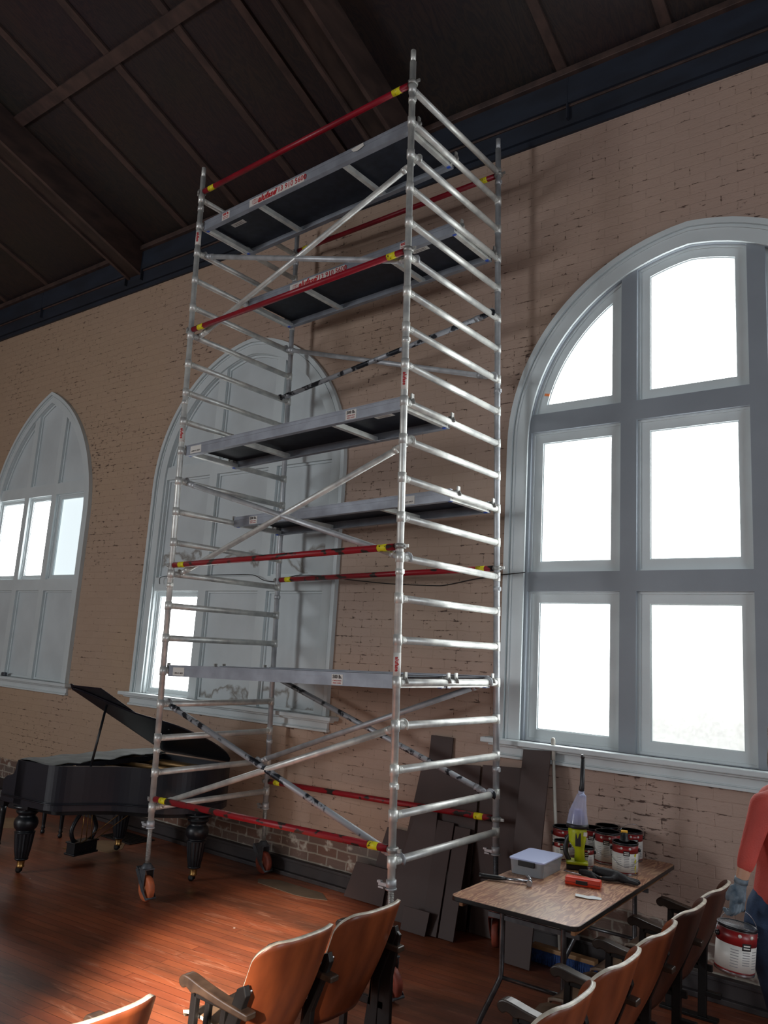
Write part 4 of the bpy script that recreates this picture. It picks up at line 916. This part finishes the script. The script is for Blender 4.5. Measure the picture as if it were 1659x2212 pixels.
# local -y of a can faces the photographer after turning
def put(o, x, y, z, label, cat, group=None, rz=None):
    o.location = (x, y, z)
    if rz is not None: o.rotation_euler[2] = rz
    return tag(o, label, cat, group)
GC = 'paint cans on the folding table'
FR = math.radians(22)
put(paint_can(drips=True, bail='down'), -1.925, 5.40, TZ, 'front paint can on the table with yellow drips and a black knob on its lid', 'paint can', GC, FR)
put(paint_can(r=0.086, h=0.20, bail='down'), -2.11, 5.575, TZ, 'large paint can in the middle of the group with its wire handle hanging in front', 'paint can', GC, FR-0.2)
put(paint_can(bail='down'), -2.40, 5.52, TZ, 'leftmost paint can on the table, standing left of the vacuum', 'paint can', GC, FR+0.2)
put(paint_can(bail=None), -2.27, 5.66, TZ, 'paint can half hidden behind the right side of the vacuum', 'paint can', GC, FR)
put(paint_can(bail=None, lid_bright=False), -2.21, 5.83, TZ, 'rearmost paint can with a dark lid, close to the wall', 'paint can', GC, FR)
put(paint_can(bail='up', lid_bright=False), -2.03, 5.80, TZ, 'rear right paint can with its wire handle raised', 'paint can', GC, FR+0.3)
GS = 'small quart cans beside the vacuum'
put(paint_can(r=0.052, h=0.125, bail=None), -2.165, 5.33, TZ, 'small quart can right of the vacuum', 'paint can', GS, FR)
put(paint_can(r=0.052, h=0.125, bail=None), -2.36, 5.38, TZ, 'small quart can left of the vacuum, behind its handle', 'paint can', GS, FR)
kn = MB().lathe([(0.034, 0), (0.034, 0.006), (0.027, 0.008), (0.024, 0.05), (0.020, 0.056)], n=8); k0 = empty('blade_cap', (-1.935, 5.41, TZ+0.193), 0.3, label='black plastic cap with an amber top standing on the front paint can', cat='cap')
kn.build('cap_body', M['black_plastic'], k0); MB().bb(-0.022, 0.022, -0.015, 0.015, 0.052, 0.066).build('cap_top', M['amber'], k0, bevel=0.003)

# stick vacuum ---------------------------------------------------------------
va = empty('hand_vacuum', (-2.19, 5.24, TZ), math.radians(25), label='lime and grey cordless hand vacuum standing upright with a long black crevice tool', cat='vacuum')
va.scale = (1.22, 1.22, 1.0)
MB().bb(-0.055, 0.055, -0.045, 0.045, 0.0, 0.032).build('battery', M['black_plastic'], va, bevel=0.006)
MB().bb(-0.058, 0.058, -0.047, 0.047, 0.032, 0.052).build('foot', M['lime'], va, bevel=0.008)
MB().tube([(0.015, 0, 0.05), (0.012, 0, 0.12), (0.008, 0, 0.145), (0.0, 0, 0.175), (0.0, 0, 0.24), (0.0, 0, 0.262)], [0.034, 0.030, 0.04, 0.055, 0.058, 0.054], 20, flat=0.85).build('motor_housing', M['lime'], va)
MB().tube(spline([(-0.042, 0, 0.05), (-0.058, 0, 0.09), (-0.06, 0, 0.14), (-0.05, 0, 0.185), (-0.035, 0, 0.21)], 4), 0.0135, 12).build('handle', M['dark_plastic'], va)
MB().bb(-0.013, 0.017, -0.056, -0.05, 0.15, 0.235).build('vent_recess', M['dark_plastic'], va, bevel=0.004)
MB().tube([(0, 0, 0.258), (0, 0, 0.285)], [0.061, 0.059], 24).build('collar', M['dark_plastic'], va)
MB().bb(0.026, 0.05, -0.045, -0.042, 0.215, 0.24).build('label', M['white_label'], va)
MB().tube([(0, 0, 0.283), (0.002, 0, 0.36), (0.012, 0, 0.42), (0.02, 0, 0.465)], [0.058, 0.047, 0.034, 0.026], 24, cap=False).build('dust_cup', M['clear_blue'], va)
MB().tube([(0, 0, 0.29), (0.002, 0, 0.34), (0.004, 0, 0.37)], [0.04, 0.033, 0.022], 20).build('filter', mat('lilac_filter', (130, 128, 175), 0.8), va)
MB().tube([(0.012, -0.018, 0.455), (0.024, -0.008, 0.468), (0.034, 0.004, 0.452)], [0.012, 0.016, 0.012], 12).build('inlet_ring', M['lid_clear'], va)
MB().tube([(0.016, 0, 0.465), (0.018, 0, 0.49)], 0.017, 16).build('nozzle_neck', M['clear_blue'], va)
MB().tube([(0.018, 0, 0.488), (0.019, 0, 0.51), (0.021, 0, 0.53), (0.024, 0, 0.70)], [0.018, 0.020, 0.017, 0.016], 12, flat=0.75).tube([(0.024, 0, 0.70), (0.019, 0, 0.725)], [0.016, 0.009], 12, flat=0.75).build('crevice_tool', M['dark_plastic'], va)

# storage box ---------------------------------------------------------------
bo = empty('storage_box', (-2.345, 4.955, TZ), math.radians(3), label='clear plastic storage box with a pale lid and black latch on the table', cat='box')
bw_, bl_, bh_ = 0.105, 0.158, 0.085
def shell(w, l, z0, z1, t, grow=0.0):
    mb = MB(); a = rrect(w, l, 0.02); b2 = rrect(w+grow, l+grow, 0.02); n = len(a)
    mb.add([(x, y, z0) for x, y in a]+[(x, y, z1) for x, y in b2], [(i, (i+1) % n, n+(i+1) % n, n+i) for i in range(n)]+[tuple(range(n))[::-1]]); return mb
shell(bw_, bl_, 0.002, bh_, 0.002, 0.008).build('box_body', M['clear'], bo, solid=0.002)
MB().prism(rrect(bw_+0.014, bl_+0.014, 0.025), Fz, bh_, bh_+0.012).build('box_lid', M['lid_clear'], bo, bevel=0.004)
MB().bb(-0.05, 0.06, -bl_-0.022, -bl_-0.008, bh_-0.028, bh_+0.004).build('latch', M['black_plastic'], bo, bevel=0.003)
ct = MB()
for i in range(16): ct.box((random.uniform(-0.08, 0.08), random.uniform(-0.11, 0.11), random.uniform(0.012, 0.03)), (0.05, 0.02, 0.012), Matrix.Rotation(random.uniform(0, 3), 3, 'Z'))
tag(ct.build('box_contents', M['card_grey'], bo), kind='stuff')

# hammer ---------------------------------------------------------------
ha = empty('claw_hammer', (-2.51, 4.51, TZ), math.atan2(4.635-4.51, -2.215+2.51), label='claw hammer with a dark rubber grip lying at the near left of the table', cat='hammer')
MB().tube([(0, 0, 0.018), (0.02, 0, 0.018), (0.12, 0, 0.018), (0.16, 0, 0.018)], [0.021, 0.019, 0.018, 0.013], 12, flat=0.8).build('grip', M['black_plastic'], ha)
MB().tube([(0.155, 0, 0.018), (0.30, 0, 0.018)], 0.009, 12).build('shaft', M['can_metal'], ha)
MB().tube([(0.305, -0.055, 0.02), (0.305, -0.03, 0.02), (0.305, -0.028, 0.02), (0.305, 0.0, 0.02), (0.305, 0.018, 0.02)], [0.017, 0.017, 0.012, 0.015, 0.012], 14).tube(spline([(0.305, 0.01, 0.022), (0.300, 0.04, 0.026), (0.285, 0.07, 0.030), (0.268, 0.088, 0.032)], 4), [0.012]*4+[0.011]*4+[0.006]*4+[0.003], 10).build('head', M['can_metal'], ha)
# drill bit case ---------------------------------------------------------------
ca = empty('drill_bit_case', (-1.995, 4.875, TZ), math.radians(14), label='red-orange plastic drill bit case lying on the table in front of the gloves', cat='case')
MB().prism([(-0.03, 0.0), (0.03, 0), (0.038, 0.02), (0.03, 0.046), (-0.03, 0.046), (-0.038, 0.02)], lambda a, b, h: (h, a, b), -0.105, 0.105).build('case_shell', M['orange_case'], ca, bevel=0.006)
MB().bb(-0.04, 0.03, -0.040, -0.034, 0.012, 0.034).build('case_window', M['black_plastic'], ca, bevel=0.002)
MB().bb(-0.106, 0.106, -0.0385, -0.036, 0.018, 0.022).build('seam', mat('deep_red_plastic', (150, 36, 24), 0.5), ca)
dbt = MB()
dbt.tube([(-0.10, 0.02, 0.050), (0.02, 0.0, 0.050)], 0.004, 8).build('drill_bit', M['can_metal'], None)
dbo = bpy.data.objects['drill_bit']; dbo.location = (-2.04, 4.90, TZ+0.001); tag(dbo, 'thin steel drill bit resting on top of the red-orange case', 'drill bit')
# gloves, screwdriver, paper ------------------------------------------------
def skin_mesh(name, pts, edges, radii, m, parent=None, root=0, sub=2):
    me = bpy.data.meshes.new(name); me.from_pydata(pts, edges, []); o = bpy.data.objects.new(name, me); COL.objects.link(o)
    sk = o.modifiers.new('skin', 'SKIN'); sk.use_smooth_shade = True
    if not me.skin_vertices: me.attributes  # created with the modifier on evaluation
    bm = bmesh.new(); bm.from_mesh(me); ly_ = bm.verts.layers.skin.verify(); bm.verts.ensure_lookup_table()
    for v, r in zip(bm.verts, radii):
        rr = r if isinstance(r, tuple) else (r, r); v[ly_].radius = rr; v[ly_].use_root = (v.index == root)
    bm.to_mesh(me); bm.free(); me.materials.append(m)
    s = o.modifiers.new('sub', 'SUBSURF'); s.levels = sub; s.render_levels = sub
    if parent: o.parent = parent
    return o
def blob(name, chains, m, parent, voxel=0.011, smooth=8):
    """one continuous rounded surface grown round chains of (point, radius)"""
    mb = MB(); sph = [(math.sin(math.pi*i/8), -math.cos(math.pi*i/8)) for i in range(9)]
    for ch in chains:
        for (p, r) in ch: mb.lathe([(r*a, r*b) for a, b in sph], p, 16)
        for (p, r), (q, r2) in zip(ch, ch[1:]): mb.tube([p, q], [r, r2], 16)
    me = bpy.data.meshes.new(name); me.from_pydata(mb.v, [], mb.f); me.update(); me.materials.append(m)
    o = bpy.data.objects.new(name, me); COL.objects.link(o)
    k = o.modifiers.new('r', 'REMESH'); k.mode = 'VOXEL'; k.voxel_size = voxel; k.use_smooth_shade = True
    k = o.modifiers.new('s', 'SMOOTH'); k.factor = 0.5; k.iterations = smooth
    dg = bpy.context.evaluated_depsgraph_get(); me2 = bpy.data.meshes.new_from_object(o.evaluated_get(dg)); o.modifiers.clear(); o.data = me2; o.parent = parent
    return o
def chain_mesh(chains):
    pts = []; ed = []; ra = []; idx = {}
    for ch in chains:
        prev = None
        for (p, r) in ch:
            key = tuple(round(c, 4) for c in p)
            if key not in idx: idx[key] = len(pts); pts.append(p); ra.append(r)
            i = idx[key]
            if prev is not None: ed.append((prev, i))
            prev = i
    return pts, ed, ra
gl = empty('work_glove', (-1.875, 5.13, TZ+0.006), math.radians(8), label='crumpled black knit work glove lying at the right of the table', cat='glove')
ch = [[((-0.13, 0.03, 0.03), 0.026), ((-0.10, 0.02, 0.034), 0.028), ((-0.05, 0.005, 0.034), 0.030), ((0.0, 0.0, 0.028), 0.030), ((0.035, 0.0, 0.02), 0.026)],
      [((0.035, 0.0, 0.02), 0.026), ((0.07, 0.025, 0.016), 0.013), ((0.105, 0.03, 0.014), 0.012), ((0.12, 0.03, 0.013), 0.010)],
      [((0.035, 0.0, 0.02), 0.026), ((0.075, 0.0, 0.016), 0.013), ((0.115, 0.0, 0.014), 0.012), ((0.13, -0.002, 0.013), 0.010)],
      [((0.035, 0.0, 0.02), 0.026), ((0.07, -0.022, 0.016), 0.013), ((0.11, -0.03, 0.014), 0.012), ((0.125, -0.034, 0.013), 0.010)],
      [((0.0, 0.0, 0.028), 0.030), ((-0.02, -0.045, 0.018), 0.014), ((-0.055, -0.055, 0.015), 0.013), ((-0.08, -0.05, 0.013), 0.011)]]
blob('glove_shell', ch, M['glove'], gl, 0.004, 3)
MB().tube([(-0.155, 0.035, 0.03), (-0.125, 0.03, 0.031)], [0.030, 0.027], 14).build('cuff', M['glove'], gl)
g2 = empty('work_glove', (-2.04, 5.06, TZ+0.006), math.radians(-8), label='second black glove bunched up between the vacuum foot and the other glove', cat='glove')
blob('glove_shell', [[((-0.05, 0, 0.02), 0.018), ((-0.02, 0.01, 0.022), 0.02), ((0.02, 0.005, 0.02), 0.02)], [((0.02, 0.005, 0.02), 0.02), ((0.055, 0.015, 0.014), 0.011), ((0.08, 0.01, 0.012), 0.01)], [((0.02, 0.005, 0.02), 0.02), ((0.05, -0.015, 0.014), 0.011), ((0.07, -0.025, 0.012), 0.01)]], M['glove'], g2, 0.004, 3)
sc = empty('scraper', (-2.07, 5.20, TZ), math.radians(16), label='wooden handled scraper lying behind the black gloves', cat='scraper')
MB().tube([(0.0, 0, 0.012), (0.03, 0, 0.012), (0.09, 0, 0.012)], [0.009, 0.012, 0.010], 10).build('handle', M['wood_pale'], sc); MB().bb(-0.07, 0.0, -0.012, 0.012, 0.008, 0.012).build('blade', M['can_metal'], sc)
o = MB().prism([(-0.075, -0.02), (0.0, -0.042), (0.07, -0.028), (0.075, 0.01), (0.03, 0.02), (0.0, 0.012), (-0.07, 0.03)], lambda a, b, h: (a, b, h+0.003*math.sin(a*60)), 0.001, 0.0025).build('paper_slip', M['paper'])
o.location = (-1.875, 4.66, TZ+0.003); o.rotation_euler = (0, 0, 0.5); tag(o, 'small folded white paper slip near the front edge of the table', 'paper')

# ------------------------------------------------------------------ boards leaning on the wall
def lean(bl, br, tl, tr_, th, label, name='leaning_board'):
    bl, br, tl, tr_ = map(Vector, (bl, br, tl, tr_)); n = (br-bl).cross(tl-bl).normalized()
    if n.y > 0: n = -n
    c = (bl+br)/2; c.z = 0
    vs = [v-c for v in (bl, br, tr_, tl)]; vs += [v+n*th for v in vs]
    o = MB().add(vs, [(0, 1, 2, 3), (7, 6, 5, 4), (0, 4, 5, 1), (1, 5, 6, 2), (2, 6, 7, 3), (3, 7, 4, 0)]).build(name, M['brown_board'], bevel=0.002); o.location = c
    return tag(o, label, 'board', 'dark brown boards leaning on the wall')
Yw = YW-0.016
lean((-3.86, 5.84, 0.004), (-3.64, 5.84, 0.004), (-3.818, Yw, 1.44), (-3.594, Yw, 1.44), 0.008, 'narrow brown board rising highest between the scaffold poles behind the wide panel')
lean((-4.06, 5.80, 0.004), (-3.33, 5.80, 0.004), (-3.88, Yw-0.02, 1.21), (-3.31, Yw-0.02, 1.25), 0.008, 'wide brown panel leaning behind the stack of narrow boards')
lean((-3.31, 5.82, 0.004), (-2.90, 5.82, 0.004), (-3.29, Yw-0.02, 1.26), (-2.93, Yw-0.02, 1.28), 0.008, 'dark panel leaning behind the far right scaffold pole')
lean((-2.83, 5.455, 0.004), (-2.61, 5.455, 0.004), (-2.893, 5.84, 1.43), (-2.66, 5.84, 1.445), 0.012, 'tall narrow brown board right of the scaffold beside the off-white pole')
lean((-4.56, 5.80, 0.004), (-4.14, 5.80, 0.004), (-4.47, Yw-0.10, 0.30), (-4.12, Yw-0.10, 0.30), 0.008, 'low brown offcut at the left end of the leaning boards')
lean((-4.36, 5.83, 0.004), (-4.02, 5.83, 0.004), (-4.22, Yw-0.01, 0.62), (-4.00, Yw-0.01, 0.62), 0.008, 'brown board leaning low behind the left offcut')
lean((-3.98, 5.60, 0.004), (-3.56, 5.60, 0.004), (-3.86, Yw-0.09, 0.86), (-3.66, Yw-0.09, 0.86), 0.010, 'brown board leaning just right of the near scaffold pole')
lean((-3.55, 5.52, 0.004), (-3.42, 5.52, 0.004), (-3.655, Yw-0.10, 0.78), (-3.49, Yw-0.10, 0.78), 0.010, 'narrow brown strip second from the right in the leaning stack')
lean((-3.41, 5.53, 0.004), (-3.275, 5.53, 0.004), (-3.48, Yw-0.10, 0.76), (-3.335, Yw-0.10, 0.76), 0.010, 'rightmost narrow brown strip of the leaning stack')
lean((-3.72, 5.47, 0.004), (-3.49, 5.47, 0.004), (-3.72, 5.51, 0.17), (-3.48, 5.51, 0.17), 0.010, 'short brown offcut standing on the floor in front of the leaning strips')

# push broom ---------------------------------------------------------------
bm_ = empty('push_broom', (-2.46, 5.68, 0), 0, label='push broom with blue bristles under the table and a tall off-white pole handle', cat='broom')
MB().bb(-0.24, 0.24, -0.035, 0.035, 0.085, 0.115).build('broom_block', M['wood_pale'], bm_, bevel=0.006)
br_ = MB()
for i in range(60):
    for j in range(5): x = -0.235+i*0.0079; y = -0.03+j*0.015; br_.tube([(x, y, 0.088), (x+random.uniform(-.006, .006), y*1.3+random.uniform(-.006, .006), 0.002)], [0.0045, 0.006], 5)
tag(br_.build('bristles', M['blue_bristle'], bm_), kind='stuff')
MB().tube([(-0.03, 0.0, 0.10), (-0.185, 0.165, 1.38)], 0.0125, 12).tube([(-0.185, 0.165, 1.38), (-0.197, 0.18, 1.53), (-0.197, 0.18, 1.545)], [0.0165, 0.0165, 0.010], 12).build('handle', M['pole_white'], bm_)

# cable strung along the wall ------------------------------------------------
wp = [(-7.70, 2.76), (-7.71, 2.80), (-7.69, 2.84), (-7.5, 2.855), (-7.1, 2.853), (-6.49, 2.857), (-6.15, 2.85), (-5.97, 2.79), (-5.78, 2.78), (-5.53, 2.835), (-5.15, 2.83), (-4.9, 2.80), (-4.40, 2.755), (-3.9, 2.735), (-3.74, 2.74), (-3.45, 2.79), (-3.25, 2.81), (-2.95, 2.835)]
cb = MB().tube([(a+5, (YW-0.01 if (-5.0 < a < -3.2) else YW-0.062)-5.9, b-2.8) for a, b in spline(wp, 4)], 0.0045, 6).build('cable', M['cable']); cb.location = (-5, 5.9, 2.8)
tag(cb, 'thin black cable strung along the wall from the middle window to the big window', 'cable')
ot = MB().box((0, 0, 0), (0.045, 0.004, 0.022), Matrix.Rotation(0.2, 3, 'Y')).build('tape_scrap', M['orange_tape']); ot.location = (-2.84, YW+0.04, 4.385); tag(ot, 'scrap of orange tape on the curved sash of the big window', 'tape')
cl = MB().box((0, 0, 0), (0.09, 0.05, 0.05)).build('latch_block', M['fork'], bevel=0.012); cl.location = (-10.93, YW-0.05, 1.515); tag(cl, 'small grey rounded block on the sill of the left window', 'block')

# ------------------------------------------------------------------ person with a paint can
pr_ = empty('person', (-0.70, 4.45, 0), 0, label='person in a coral top and blue jeans carrying a paint can, at the right edge', cat='person')
K = 1.05
def ps(x, y, z):   # stand a little further from the lens than first measured
    v = Vector((x*K, y*K, 2.09+(z-2.09)*K)); return v - Vector((-0.70, 4.45, 0))
rt = Vector((0.80, 0.60, 0)); fw = Vector((-0.60, 0.80, 0))       # right in the picture, away from the camera
neck = ps(-0.700, 4.20, 1.60); chest = ps(-0.715, 4.215, 1.44); waist = ps(-0.715, 4.235, 1.22); hip = ps(-0.725, 4.24, 1.05)
shR = ps(-0.800, 3.995, 1.535); chest = chest - rt*0.03; waist = waist - rt*0.02; hip = hip - rt*0.045; shL = neck + (neck-shR)*1.0; shL.z = shR.z
el = ps(-0.850, 3.955, 1.355); wr = ps(-0.884, 3.931, 1.215)
crotch = hip + Vector((0, 0, -0.10))
hipR = hip - rt*0.085 + Vector((0, 0, -0.06)); hipL = hip + rt*0.085 + Vector((0, 0, -0.06))
kneeR = hip - rt*0.02 + Vector((0.02, -0.02, -0.50)); kneeL = hip + rt*0.14 + Vector((0, 0.05, -0.50))
ankR = Vector((kneeR.x+0.05, kneeR.y+0.05, 0.09)); ankL = Vector((kneeL.x+0.06, kneeL.y+0.08, 0.09))
elL = shL + rt*0.09 + Vector((0, 0, -0.28)); wrL = elL - fw*0.08 + Vector((0, 0, -0.24))
head = neck + Vector((0, 0, 0.20)) - fw*0.02
V3 = lambda v: tuple(v)
up = Vector((0, 0, 1)); col_ = chest + up*0.10
legs_ = [(hipR, kneeR, ankR), (hipL, kneeL, ankL)]; arms_ = [(shR, el, wr), (shL, elL, wrL)]
def torso(pairs):   # two parallel chains give the body its width
    return [[(V3(p+rt*s_*w), r) for p, w, r in pairs] for s_ in (-1, 1)] + [[(V3(p), r) for p, w, r in pairs]]
body = torso([(hip, 0.06, 0.105), (waist, 0.045, 0.090), (chest, 0.06, 0.098), (col_, 0.055, 0.068)])
body += [[(V3(col_), 0.06), (V3(neck), 0.052), (V3(neck+up*0.08), 0.050)], [(V3(head+up*-0.055-fw*0.015), 0.052), (V3(head+up*-0.01), 0.074), (V3(head+up*0.05), 0.088), (V3(head+up*0.075+fw*0.02), 0.086)]]
for a, b, c in arms_: body.append([(V3(lerp(col_, a, 0.5)), 0.055), (V3(a), 0.052), (V3(lerp(a, b, 0.5)), 0.043), (V3(b), 0.036), (V3(lerp(b, c, 0.4)), 0.036), (V3(c), 0.026)])
body.append([(V3(wrL), 0.024), (V3(wrL+Vector((0, 0, -0.03))), 0.030), (V3(wrL+Vector((0, 0, -0.07))), 0.034)])
for q_ in range(4): b0 = wrL+Vector((0, 0, -0.085))+fw*(q_-1.5)*0.019; body.append([(V3(b0), 0.012), (V3(b0+Vector((0, 0, -0.04))-rt*0.006), 0.0105), (V3(b0+Vector((0, 0, -0.07+0.008*abs(q_-1.5)))-rt*0.022), 0.009)])
body.append([(V3(wrL+Vector((0, 0, -0.04))-fw*0.02), 0.016), (V3(wrL+Vector((0, 0, -0.07))-fw*0.045), 0.012), (V3(wrL+Vector((0, 0, -0.10))-fw*0.05), 0.010)])
for a, b, c in legs_: body.append([(V3(a), 0.085), (V3(lerp(a, b, 0.5)), 0.070), (V3(b), 0.052), (V3(lerp(b, c, 0.35)), 0.050), (V3(c), 0.034)])
blob('body', body, M['skin'], pr_, 0.0085, 4)
top = torso([(waist-up*0.13, 0.062, 0.124), (waist+up*0.03, 0.048, 0.112), (chest-fw*0.02, 0.064, 0.124), (col_, 0.058, 0.084)])
top.append([(V3(chest-fw*0.06-rt*0.07-up*0.01), 0.085), (V3(chest-fw*0.06+rt*0.07-up*0.01), 0.085)])
for a, b, c in arms_: top.append([(V3(lerp(col_, a, 0.5)), 0.068), (V3(a), 0.060), (V3(lerp(a, b, 0.5)), 0.051), (V3(b), 0.044), (V3(lerp(b, c, 0.40)), 0.042), (V3(lerp(b, c, 0.55)), 0.038)])
blob('sweater', top, M['coral'], pr_, 0.010, 5)
jn = torso([(waist-up*0.07, 0.055, 0.105), (hip, 0.064, 0.120)])
for a, b, c in legs_: jn.append([(V3(a), 0.112), (V3(lerp(a, b, 0.5)), 0.092), (V3(b), 0.070), (V3(lerp(b, c, 0.4)), 0.068), (V3(c+up*0.03), 0.056)])
blob('jeans', jn, M['denim'], pr_, 0.011, 5)
for a in (ankR, ankL):
    d = -fw*0.9 - rt*0.2; g_ = Vector((a.x, a.y, 0))
    blob('shoe', [[(V3(g_-d*0.04+up*0.045), 0.042), (V3(g_+up*0.048), 0.043), (V3(g_+d*0.09+up*0.040), 0.040), (V3(g_+d*0.17+up*0.034), 0.032)]], M['shoe'], pr_, 0.007, 4)
# face: nose, eyes, mouth, ears; long wavy hair
fd = (-fw*0.9 - rt*0.25).normalized(); sd = Vector((-fd.y, fd.x, 0))
hc = head + Vector((0, 0, 0.02))
fc = MB().tube([hc+fd*0.085+Vector((0, 0, 0.012)), hc+fd*0.105+Vector((0, 0, -0.015)), hc+fd*0.09+Vector((0, 0, -0.022))], [0.007, 0.012, 0.009], 8).build('nose', M['skin'], pr_)
for s in (-1, 1):
    MB().lathe([(0, -0.006), (0.007, -0.004), (0.0105, 0), (0.007, 0.004), (0, 0.006)], hc+fd*0.081+sd*s*0.031+Vector((0, 0, 0.015)), 12).build('eye', M['white_label'], pr_)
    MB().lathe([(0, -0.0045), (0.004, -0.003), (0.005, 0.0), (0, 0.0045)], hc+fd*0.0885+sd*s*0.031+Vector((0, 0, 0.015)), 10).build('iris', M['hair'], pr_)
    MB().tube([hc+sd*s*0.082+Vector((0, 0, 0.02)), hc+sd*s*0.09, hc+sd*s*0.08+Vector((0, 0, -0.025))], [0.010, 0.014, 0.008], 8).build('ear', M['skin'], pr_)
MB().tube([hc+fd*0.082+sd*-0.022+Vector((0, 0, -0.048)), hc+fd*0.092+Vector((0, 0, -0.046)), hc+fd*0.082+sd*0.022+Vector((0, 0, -0.048))], [0.003, 0.006, 0.003], 8).build('mouth', mat('lips', (170, 96, 88), 0.4), pr_)
hr = [[(V3(hc+up*0.055+fw*0.03), 0.100)], [(V3(hc+fw*0.06+up*0.02), 0.085), (V3(hc+fw*0.085-up*0.10), 0.075), (V3(hc+fw*0.08-up*0.22), 0.06), (V3(hc+fw*0.07-up*0.30), 0.035)]]
for s_ in (-1, 1):
    for q_ in range(4): hr.append([(V3(hc+sd*s_*0.075+fw*(0.0+0.02*q_)+up*0.05), 0.030)] + [(V3(hc+sd*s_*(0.09+0.008*math.sin(t_*1.6+q_))+fw*(0.015*q_+0.008*math.cos(t_*2+q_))-up*(0.045*t_-0.02)), 0.026-0.0018*t_) for t_ in range(1, 8)])
blob('hair', hr, M['hair'], pr_, 0.008, 2)
# gloved right hand closed round the can's wire handle
hd = MB()
palm0 = wr; kn_ = ps(-0.903, 3.937, 1.120); tip_ = ps(-0.899, 3.955, 1.05)
pd = (kn_-palm0).normalized(); side = (rt*0.75+fw*0.35).normalized(); nrm_ = pd.cross(side).normalized()
chs = [[(V3(palm0+pd*0.005), 0.027), (V3(lerp(palm0, kn_, 0.4)), 0.028), (V3(lerp(palm0, kn_, 0.80)), 0.025)]] + [[(V3(lerp(palm0, kn_, 0.3)+side*q_*0.3), 0.022), (V3(kn_-pd*0.012+side*q_), 0.0165)] for q_ in (-0.028, 0.028)]
P0_ = V3(lerp(palm0, kn_, 0.85))
for i, (s_, l_) in enumerate(((-0.033, 0.9), (-0.011, 1.0), (0.011, 0.96), (0.033, 0.8))):
    b0 = kn_ + side*s_; b1 = b0 + pd*0.040*l_ + nrm_*0.004; b2 = b1 + pd*0.022*l_ - nrm_*0.018; b3 = b2 - pd*0.010 - nrm_*0.020
    chs.append([(V3(kn_-pd*0.015+side*s_*0.8), 0.014), (V3(b0), 0.0120), (V3(b1), 0.0110), (V3(b2), 0.0102), (V3(b3), 0.0092)])
t0_ = lerp(palm0, kn_, 0.35) - side*0.022; chs.append([(V3(lerp(palm0, kn_, 0.4)), 0.024), (V3(t0_ - side*0.012 - nrm_*0.01), 0.014), (V3(t0_ + pd*0.035 - side*0.018 - nrm_*0.022), 0.012), (V3(t0_ + pd*0.06 - side*0.008 - nrm_*0.03), 0.0105)])
blob('gloved_hand', chs, M['glove_grey'], pr_, 0.0035, 3)
MB().tube([V3(palm0-pd*0.012), V3(palm0+pd*0.012)], [0.030, 0.030], 14).build('glove_cuff', M['glove_grey'], pr_)
hc_ = paint_can(r=0.087, h=0.195, bail=None, red=0.36)
grip_w = kn_ + pd*0.05 - nrm_*0.012 + Vector((-0.70, 4.45, 0))
topz = grip_w.z - 0.058
hc_.location = (grip_w.x-0.004, grip_w.y+0.01, topz-0.195); hc_.rotation_euler = (0.0, 0.10, math.radians(40))
tag(hc_, 'red and white paint can hanging from the gloved hand of the person', 'paint can')
bpts = []
for i in range(17):
    t = math.pi*i/16; bpts.append((math.cos(t)*0.10, 0, 0.152+math.sin(t)*(0.195+0.068-0.152)))
MB().tube(bpts, 0.0018, 6).build('bail_handle', M['can_metal'], hc_)
MB().tube([(-0.03, 0, 0.262), (0.03, 0, 0.262)], 0.0065, 8).build('bail_grip', M['black_plastic'], hc_)
